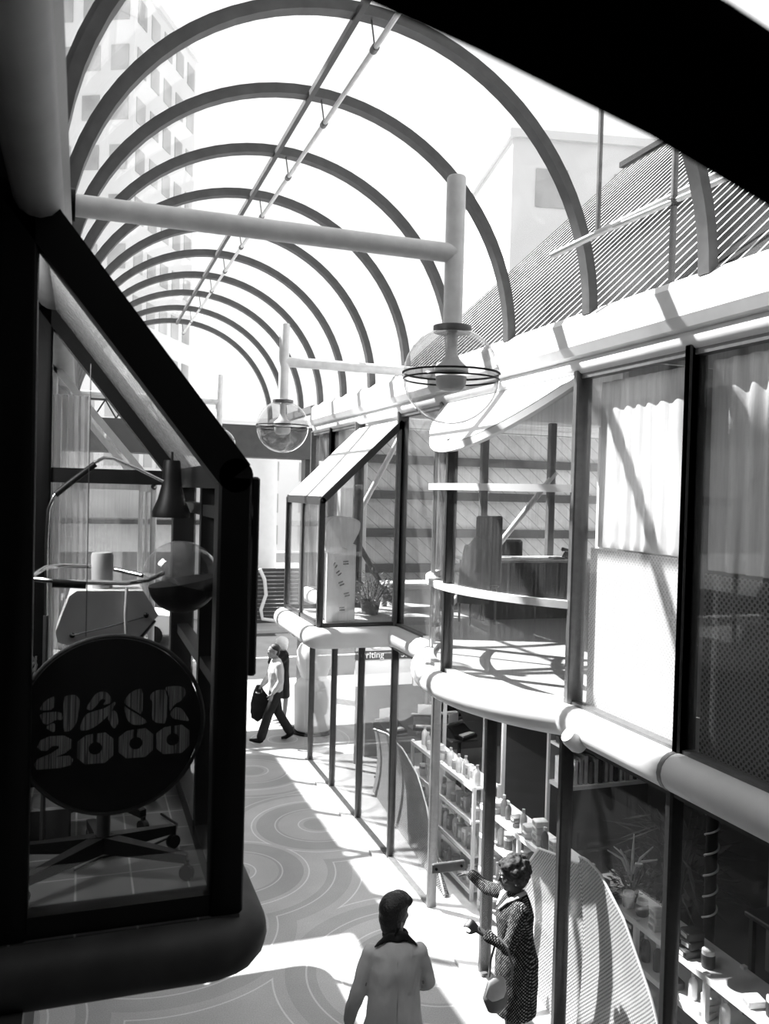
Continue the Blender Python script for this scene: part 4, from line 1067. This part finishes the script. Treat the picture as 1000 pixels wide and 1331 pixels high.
# ------------------------------------------------------------------ people
def limb(b, pts, rad, n=12):
    """tapering limb through pts with a round end at each joint"""
    P = [V(p) for p in pts]
    b.tube(P, rad, n)
    for p, r in zip(P, rad): b.sph(p, r*.985, 12, 8)
def arm_hand(b, wrist, d, nrm, size=1.0, curl=.5, spread=.10, thumb=1, pinch=False):
    """palm and five separate bent fingers; d = along the hand, nrm = out of the back of the hand"""
    wv = V(wrist); d = V(d).normalized(); nrm = V(nrm); nrm = (nrm-d*nrm.dot(d)).normalized(); sd = d.cross(nrm)
    L = .092*size
    b.loft([wv-d*.015, wv+d*.02*size, wv+d*L*.6, wv+d*L], [(.021*size, .016*size), (.030*size, .016*size), (.041*size, .015*size), (.038*size, .011*size)], sd, 14)
    lens = [.072, .080, .075, .058]
    for i, ln in enumerate(lens):
        off = (i-1.5)*.0205*size
        base = wv+d*L*.93+sd*off
        dd = (d+sd*(i-1.5)*spread*.6).normalized()
        c = curl*(1+.12*i)
        p = [base]; a = 0
        for k, f in enumerate((.42, .33, .25)):
            a += c*(1.0 if k else .8)
            v = dd*math.cos(a) - nrm*math.sin(a)
            p.append(p[-1]+v*ln*f*size)
        b.tube(p, [.0092*size, .0086*size, .0078*size, .0064*size], 8)
        for q, r in zip(p, (.0092, .0086, .0078, .0064)): b.sph(q, r*size, 8, 6)
    tb_ = wv+d*L*.28+sd*thumb*-.030*size
    t1 = tb_+(d*.6-sd*thumb*.75-nrm*.25).normalized()*.038*size
    t2 = t1+(d*.95-sd*thumb*.15-nrm*.35).normalized()*.032*size
    b.tube([tb_, t1, t2], [.014*size, .0105*size, .008*size], 8); b.sph(t1, .0105*size, 8, 6); b.sph(t2, .008*size, 8, 6)
def head(b, c, yaw=0, tilt=0, s=1.0):
    """skull, jaw, nose, brow, lips, ears; faces +Y before yaw"""
    M = Matrix.Rotation(yaw, 3, 'Z') @ Matrix.Rotation(tilt, 3, 'X'); c = V(c)
    def T(x, y, z): return c+M @ (V((x, y, z))*s)
    b.sph(T(0, -.012, .025), (.077*s, .096*s, .098*s), 20, 14, M)
    b.sph(T(0, .022, -.035), (.060*s, .068*s, .082*s), 18, 12, M)
    b.sph(T(0, .055, -.090), (.032*s, .026*s, .024*s), 12, 8, M)
    b.loft([T(0, .082, .022), T(0, .100, -.005), T(0, .108, -.020), T(0, .092, -.030)], [(.008*s, .010*s), (.012*s, .012*s), (.017*s, .012*s), (.012*s, .008*s)], tuple(M @ V((1, 0, 0))), 10)
    b.sph(T(0, .083, .034), (.050*s, .013*s, .010*s), 12, 8, M)
    b.sph(T(0, .084, -.052), (.024*s, .011*s, .008*s), 12, 8, M); b.sph(T(0, .081, -.064), (.021*s, .011*s, .009*s), 12, 8, M)
    for sx in (-1, 1):
        b.sph(T(sx*.079, -.008, -.005), (.011*s, .020*s, .032*s), 12, 8, M)
        b.sph(T(sx*.044, .060, -.020), (.022*s, .020*s, .022*s), 12, 8, M)
    return T
def eyes(T, parent, s=1.0):
    for sx in (-1, 1):
        o = B().sph(T(sx*.031, .083, .012), (.0125*s, .010*s, .009*s), 12, 8).build('eye', m_box['pale'], parent, True)
        B().sph(T(sx*.031, .0925, .012), .0045*s, 8, 6).build('iris', m_ink, o, True)

# local frames: x = right, y = forward, z = up; root empty turned by rz
def person(name, loc, rz, label):
    e = empty(name, loc, label, 'person', None, None, rz); WL[e.name] = V((0, 0, 0)); return e
def lb(b, name, m, par, vox=.011, sm=3):
    o = b.build(name, m, par, True, True); return remesh(o, vox, sm)

# --- 1: person in pale jacket seen from behind
p = person('person', (2.04, 5.35, 0), R(-12), 'person with thick dark hair in a tan jacket, seen from behind in the foreground')
H0 = 1.74
b = B()
T = head(b, (.0, .03, 1.615), R(-42), R(0), 1.06)
limb(b, [(0, -.005, 1.38), (0, .01, 1.50), (0, .02, 1.58)], [.06, .055, .055])
b.loft([(0, 0, .90), (0, 0, 1.05), (0, 0, 1.25), (0, -.01, 1.38)], [(.15, .10), (.14, .10), (.17, .11), (.13, .08)], (1, 0, 0))
limb(b, [(-.16, -.01, 1.37), (-.23, .0, 1.10), (-.295, .06, .86)], [.05, .04, .028])
arm_hand(b, (-.305, .065, .85), (-.12, .1, -1), (-1, 0, 0), 1.05, .35, .1, -1)
limb(b, [(.16, -.01, 1.37), (.225, .03, 1.12), (.155, .24, 1.02)], [.05, .04, .028])
arm_hand(b, (.155, .25, 1.02), (-.3, 1, .0), (.3, .1, 1), 1.05, .5, .1, -1)
for sx in (-1, 1):
    limb(b, [(sx*.09, 0, .9), (sx*.10, .02, .48), (sx*.10, -.02, .09)], [.08, .055, .04])
    b.loft([(sx*.10, -.06, .045), (sx*.10, .05, .04), (sx*.11, .17, .03)], [(.035, .04), (.042, .038), (.035, .022)], (1, 0, 0))
lb(b, 'body', m_skin, p); eyes(T, p, 1.06)
b = B()
M = Matrix.Rotation(R(-42), 3, 'Z')
b.sph(T(0, -.022, .045), (.094, .112, .105), 24, 16, M)
b.sph(T(0, -.05, -.01), (.087, .075, .10), 20, 12, M)
b.sph(T(0, -.06, -.06), (.070, .055, .06), 16, 10, M)
b.sph(T(.0, .055, .085), (.075, .055, .045), 16, 10, M)
b.sph(T(.045, .05, .075), (.05, .05, .04), 16, 10, M)
lb(b, 'hair', m_hair, p, .009, 2)
b = B()
b.loft([(0, -.02, 1.475), (0, -.02, 1.44), (0, -.015, 1.39), (0, -.005, 1.28), (0, 0, 1.12), (0, 0, .95), (0, .0, .78), (0, 0, .74)],
       [(.08, .07), (.125, .08), (.175, .098), (.19, .115), (.175, .112), (.19, .12), (.225, .13), (.225, .125)], (1, 0, 0), 28)
limb(b, [(-.165, -.01, 1.375), (-.235, -.005, 1.12), (-.295, .05, .90)], [.058, .052, .045])
limb(b, [(.165, -.01, 1.375), (.235, .03, 1.13), (.16, .20, 1.03)], [.058, .052, .045])
jk = wrinkle(lb(b, 'jacket', m_tan, p, .009, 4), .012)
b = B()
for sx in (-1, 1):
    b.prism([(sx*.02, 1.50), (sx*.075, 1.475), (sx*.150, 1.425), (sx*.13, 1.455), (sx*.06, 1.535), (sx*.01, 1.54)], lambda a, c: (a, -.085-.0*abs(a)+.25*max(0, abs(a)-.05), c), lambda a, c: (a, -.055+.25*max(0, abs(a)-.05), c))
b.tube([(.07*math.cos(2*PI*i/16), -.0+.068*math.sin(2*PI*i/16), 1.49) for i in range(16)], .022, 8, True)
lb(b, 'shirt_collar', m_darkcl, p, .008, 1)
b = B().tube([(0, -.118, 1.36), (0, -.124, 1.2), (0, -.122, 1.0), (0, -.131, .8)], .003, 6); b.build('back_seam', m_tan, p, False, True)
b = B()
b.loft([(0, 0, .98), (0, 0, .88), (0, 0, .80)], [(.14, .095), (.155, .10), (.15, .10)], (1, 0, 0), 20)
for sx in (-1, 1):
    limb(b, [(sx*.085, 0, .84), (sx*.09, .01, .48), (sx*.10, -.02, .10)], [.085, .082, .085])
lb(b, 'trousers', m_darkcl, p, .014, 3)
for sx in (-1, 1):
    B().loft([(sx*.10, -.08, .04), (sx*.10, -.03, .05), (sx*.10, .06, .045), (sx*.105, .15, .03), (sx*.11, .20, .022)], [(.035, .04), (.042, .05), (.048, .042), (.044, .028), (.02, .018)], (1, 0, 0)).build('shoe', m_black, p, True, True)

# --- 2: woman in patterned dress holding the door plate; faces -X (local +Y turned by 90 deg)
RZ = R(76)
W0 = V((3.26, 5.90, 0))
p = person('person', W0, RZ, 'woman with greying curls in a dark patterned dress reaching for the door plate')
Mi = Matrix.Rotation(-RZ, 3, 'Z')
def Wl(v): return tuple(Mi @ (V(v)-W0))
handR = V(Wl((3.04, 6.60, 1.13)))      # toward push plate
shR = V((.175, .02, 1.30)); shL = V((-.175, .02, 1.30))
print('handR local', handR, 'dist', (handR-shR).length)
dirR = (V(Wl((3.12, 7.0, 1.11)))-shR).normalized()
wrR = shR+dirR*.57+V((0, 0, .02))
elR = shR+dirR*.29+V((.0, .0, -.05))
elL = V((-.23, .12, 1.05)); wrL = V((-.13, .33, 1.14))
b = B()
T = head(b, (0, .05, 1.50), R(0), R(-8), 1.0)
limb(b, [(0, -.005, 1.28), (0, .015, 1.37), (0, .03, 1.46)], [.058, .050, .050])
b.loft([(0, 0, .85), (0, 0, 1.0), (0, .01, 1.18), (0, 0, 1.29)], [(.14, .10), (.12, .10), (.14, .12), (.12, .08)], (1, 0, 0))
limb(b, [shR, elR, wrR], [.045, .038, .026])
arm_hand(b, wrR, dirR, (0, 0, 1), .95, .35, .15, 1)
limb(b, [shL, elL, wrL], [.045, .038, .026])
arm_hand(b, wrL, V((.0, .75, .6)), (-.8, -.3, .4), .98, 1.0, .1, 1)
for sx in (-1, 1):
    limb(b, [(sx*.08, 0, .85), (sx*.085, .02, .45), (sx*.085, -.01, .08)], [.08, .052, .036])
    b.loft([(sx*.085, -.05, .05), (sx*.085, .05, .035), (sx*.09, .15, .025)], [(.03, .035), (.038, .03), (.03, .018)], (1, 0, 0))
lb(b, 'body', m_skin2, p, .0085, 3); eyes(T, p)
rn = random.Random(4)
b = B()
b.sph(T(0, -.025, .04), (.098, .108, .100), 20, 14)
b.sph(T(0, -.06, -.02), (.09, .07, .09), 16, 10)
for i in range(150):
    z = rn.uniform(-.75, 1); a = rn.uniform(0, 2*PI); k = math.sqrt(max(0, 1-z*z))
    x, y = k*math.cos(a), k*math.sin(a)
    if y > .35 and z < .42: continue
    if y > .05 and z < -.1: continue
    b.sph(T(x*.108, -.025+y*.118, .035+z*.108), rn.uniform(.017, .027), 8, 6)
lb(b, 'curly_hair', m_hairgrey, p, .007, 1)
for sx in (-1, 1): B().sph(T(sx*.088, -.006, -.038), .007, 8, 6).build('earring', m_white, p, True, True)
b = B()
b.loft([(0, .0, 1.375), (0, .0, 1.345), (0, .01, 1.30), (0, .02, 1.20), (0, .015, 1.08), (0, .0, .98), (0, -.01, .85), (0, -.01, .70), (0, 0, .52), (0, 0, .45)],
       [(.075, .065), (.135, .085), (.185, .11), (.185, .145), (.165, .135), (.175, .14), (.20, .165), (.205, .165), (.205, .165), (.205, .165)], (1, 0, 0), 28)
limb(b, [shR+V((0, 0, -.005)), elR, wrR-dirR*.05], [.068, .056, .046])
limb(b, [shL+V((0, 0, -.005)), elL, elL*.35+wrL*.65], [.070, .060, .050])
wrinkle(lb(b, 'dress', m_dress, p, .009, 4), .008)
b = B()
for sx in (-1, 1):
    b.loft([(sx*.045, -.055, 1.385), (sx*.085, .02, 1.372), (sx*.070, .10, 1.33), (sx*.03, .155, 1.25)], [(.018, .014), (.040, .012), (.036, .012), (.012, .010)], (1, .3*sx, .0), 12)
lb(b, 'collar', m_leather, p, .008, 1)
B().tube([tuple(wrL+V((.026*math.cos(2*PI*i/16), .010*math.sin(2*PI*i/16)-.01, .026*math.sin(2*PI*i/16)))) for i in range(16)], .004, 6, True).build('bracelet', m_chrome, p, True, True)
for sx in (-1, 1):
    B().loft([(sx*.085, -.06, .04), (sx*.085, .0, .045), (sx*.088, .10, .03), (sx*.09, .18, .02)], [(.03, .04), (.037, .045), (.04, .028), (.018, .014)], (1, 0, 0)).build('shoe', m_black, p, True, True)
# handbag hanging from the bent arm
R3 = Matrix.Rotation(RZ, 3, 'Z')
def G(v): return tuple(R3 @ V(v)+W0)
hb = empty('handbag', G((-.22, .16, .75)), 'pale slouchy handbag with dark underside hanging from the bent arm of the woman', 'handbag')
b = B()
b.loft([G((-.235, .17, .84)), G((-.235, .20, .78)), G((-.235, .21, .68)), G((-.235, .19, .60)), G((-.235, .17, .58))], [(.03, .02), (.08, .045), (.10, .055), (.08, .045), (.035, .02)], tuple(R3 @ V((0, 1, 0))), 20)
remesh(b.build('bag_body', m_leatherd, hb, True), .009, 14)
b = B().loft([G((-.26, .17, .85)), G((-.292, .21, .80)), G((-.298, .23, .72)), G((-.29, .22, .69))], [(.03, .010), (.075, .010), (.07, .009), (.03, .006)], tuple(R3 @ V((0, 1, 0))), 16)
b.build('bag_flap', m_leather, hb, True)
B().tube([G((-.25, .09, .83)), G((-.29, .10, .95)), G((-.285, .14, 1.085)), G((-.22, .19, 1.125)), G((-.17, .20, 1.08)), G((-.19, .24, .95)), G((-.22, .26, .83))], .009, 8).build('strap', m_leatherd, hb, True)

# --- 3: man striding across the mouth of the arcade, faces -X
p = person('person', (3.30, 14.9, 0), R(90), 'man in a pale shirt and dark trousers striding left past the arcade mouth')
b = B()
T = head(b, (0, .06, 1.60), 0, R(-6), 1.03)
limb(b, [(0, 0, 1.38), (0, .02, 1.48), (0, .04, 1.56)], [.058, .054, .052])
b.loft([(0, 0, .92), (0, 0, 1.1), (0, .01, 1.3), (0, 0, 1.40)], [(.14, .10), (.14, .10), (.17, .11), (.12, .08)], (1, 0, 0))
limb(b, [(-.18, 0, 1.38), (-.22, -.03, 1.12), (-.20, .10, .90)], [.048, .04, .028]); arm_hand(b, (-.20, .11, .89), (0, .35, -1), (-1, 0, 0), 1.05, .6, .1, -1)
limb(b, [(.18, 0, 1.38), (.21, .08, 1.12), (.17, .24, .95)], [.048, .04, .028]); arm_hand(b, (.17, .25, .94), (0, .5, -1), (1, 0, 0), 1.05, .8, .1, -1)
limb(b, [(-.09, 0, .92), (-.09, .16, .50), (-.09, .30, .10)], [.08, .055, .04])
limb(b, [(.09, 0, .92), (.09, -.08, .50), (.09, -.30, .14)], [.08, .055, .04])
lb(b, 'body', m_skin, p, .012, 3); eyes(T, p, 1.03)
b = B(); b.sph(T(0, -.03, .05), (.082, .098, .088), 20, 12); b.sph(T(0, -.06, -.02), (.07, .055, .07), 14, 10); lb(b, 'hair', m_hair, p, .01, 2)
b = B()
b.loft([(0, 0, 1.48), (0, 0, 1.44), (0, .0, 1.39), (0, .01, 1.25), (0, .0, 1.08), (0, 0, .94), (0, 0, .90)], [(.075, .07), (.12, .085), (.19, .11), (.195, .135), (.175, .13), (.18, .13), (.175, .12)], (1, 0, 0), 24)
limb(b, [(-.18, 0, 1.38), (-.225, -.03, 1.12), (-.205, .08, .94)], [.068, .06, .046]); limb(b, [(.18, 0, 1.38), (.215, .08, 1.12), (.175, .21, .98)], [.068, .06, .046])
wrinkle(lb(b, 'shirt', m_light, p, .012, 3), .012)
b = B()
b.loft([(0, 0, .96), (0, 0, .88), (0, .0, .80)], [(.165, .12), (.17, .125), (.16, .13)], (1, 0, 0), 20)
limb(b, [(-.09, .0, .86), (-.09, .15, .50), (-.09, .26, .13)], [.095, .082, .085])
limb(b, [(.09, .0, .86), (.09, -.07, .50), (.09, -.27, .17)], [.095, .082, .085])
lb(b, 'trousers', m_darkcl, p, .013, 3)
B().loft([(-.09, .23, .06), (-.09, .28, .06), (-.09, .38, .07), (-.09, .47, .09)], [(.03, .03), (.045, .05), (.045, .035), (.025, .02)], (1, 0, 0)).build('shoe', m_black, p, True, True)
B().loft([(.09, -.36, .12), (.09, -.31, .10), (.09, -.22, .04), (.09, -.14, .03)], [(.03, .03), (.042, .05), (.045, .035), (.03, .02)], (1, 0, 0)).build('shoe', m_black, p, True, True)
# coat carried over his far hand
b = B()
def G3(v): return tuple(Matrix.Rotation(R(90), 3, 'Z') @ V(v)+V((3.30, 14.9, 0)))
b.loft([G3((.20, .26, .98)), G3((.20, .27, .88)), G3((.20, .24, .70)), G3((.20, .16, .52)), G3((.20, .10, .44))], [(.05, .04), (.09, .05), (.18, .06), (.27, .06), (.22, .04)], tuple(V((-1, 0, 0))), 16)
b.loft([G3((.20, .22, .9)), G3((.20, .32, .62)), G3((.20, .36, .48))], [(.04, .03), (.08, .04), (.06, .03)], tuple(V((-1, 0, 0))), 12)
tag(remesh(b.build('carried_coat', m_darkcl, None, True), .018, 2), 'dark coat carried folded in the hand of the striding man', 'coat')

# --- 4: person behind with white cap and hands at the face
p = person('person', (3.68, 16.1, 0), R(100), 'person in dark clothes and white round hat with hands raised behind the striding man')
b = B()
T = head(b, (0, .04, 1.50), R(0), 0, 1.0)
limb(b, [(0, 0, 1.30), (0, .03, 1.46)], [.055, .05])
b.loft([(0, 0, .85), (0, 0, 1.1), (0, 0, 1.3)], [(.13, .09), (.14, .09), (.12, .08)], (1, 0, 0))
for sx in (-1, 1):
    limb(b, [(sx*.17, 0, 1.30), (sx*.20, .16, 1.14), (sx*.09, .20, 1.36)], [.045, .038, .027]); arm_hand(b, (sx*.085, .20, 1.38), (-.3*sx, .0, 1), (sx, .3, 0), .95, .4, .1, sx)
    limb(b, [(sx*.09, 0, .85), (sx*.09, .05*sx, .45), (sx*.09, .02*sx, .08)], [.075, .05, .036])
    b.loft([(sx*.09, -.05, .05), (sx*.09, .05, .04), (sx*.09, .14, .03)], [(.035, .035), (.04, .03), (.03, .02)], (1, 0, 0))
lb(b, 'body', m_skin, p, .012, 3); eyes(T, p)
b = B(); b.sph(T(0, -.02, .05), (.125, .13, .11), 20, 12); b.sph(T(0, -.05, -.02), (.11, .09, .10), 16, 10); lb(b, 'white_hat', m_white, p, .01, 2)
b = B()
b.loft([(0, 0, 1.39), (0, 0, 1.34), (0, 0, 1.2), (0, 0, 1.0), (0, 0, .75), (0, 0, .5)], [(.08, .07), (.17, .10), (.18, .12), (.17, .12), (.19, .14), (.20, .15)], (1, 0, 0), 22)
for sx in (-1, 1):
    limb(b, [(sx*.17, 0, 1.30), (sx*.205, .16, 1.14), (sx*.11, .20, 1.30)], [.062, .058, .045])
lb(b, 'dark_coat', m_darkcl, p, .013, 3)
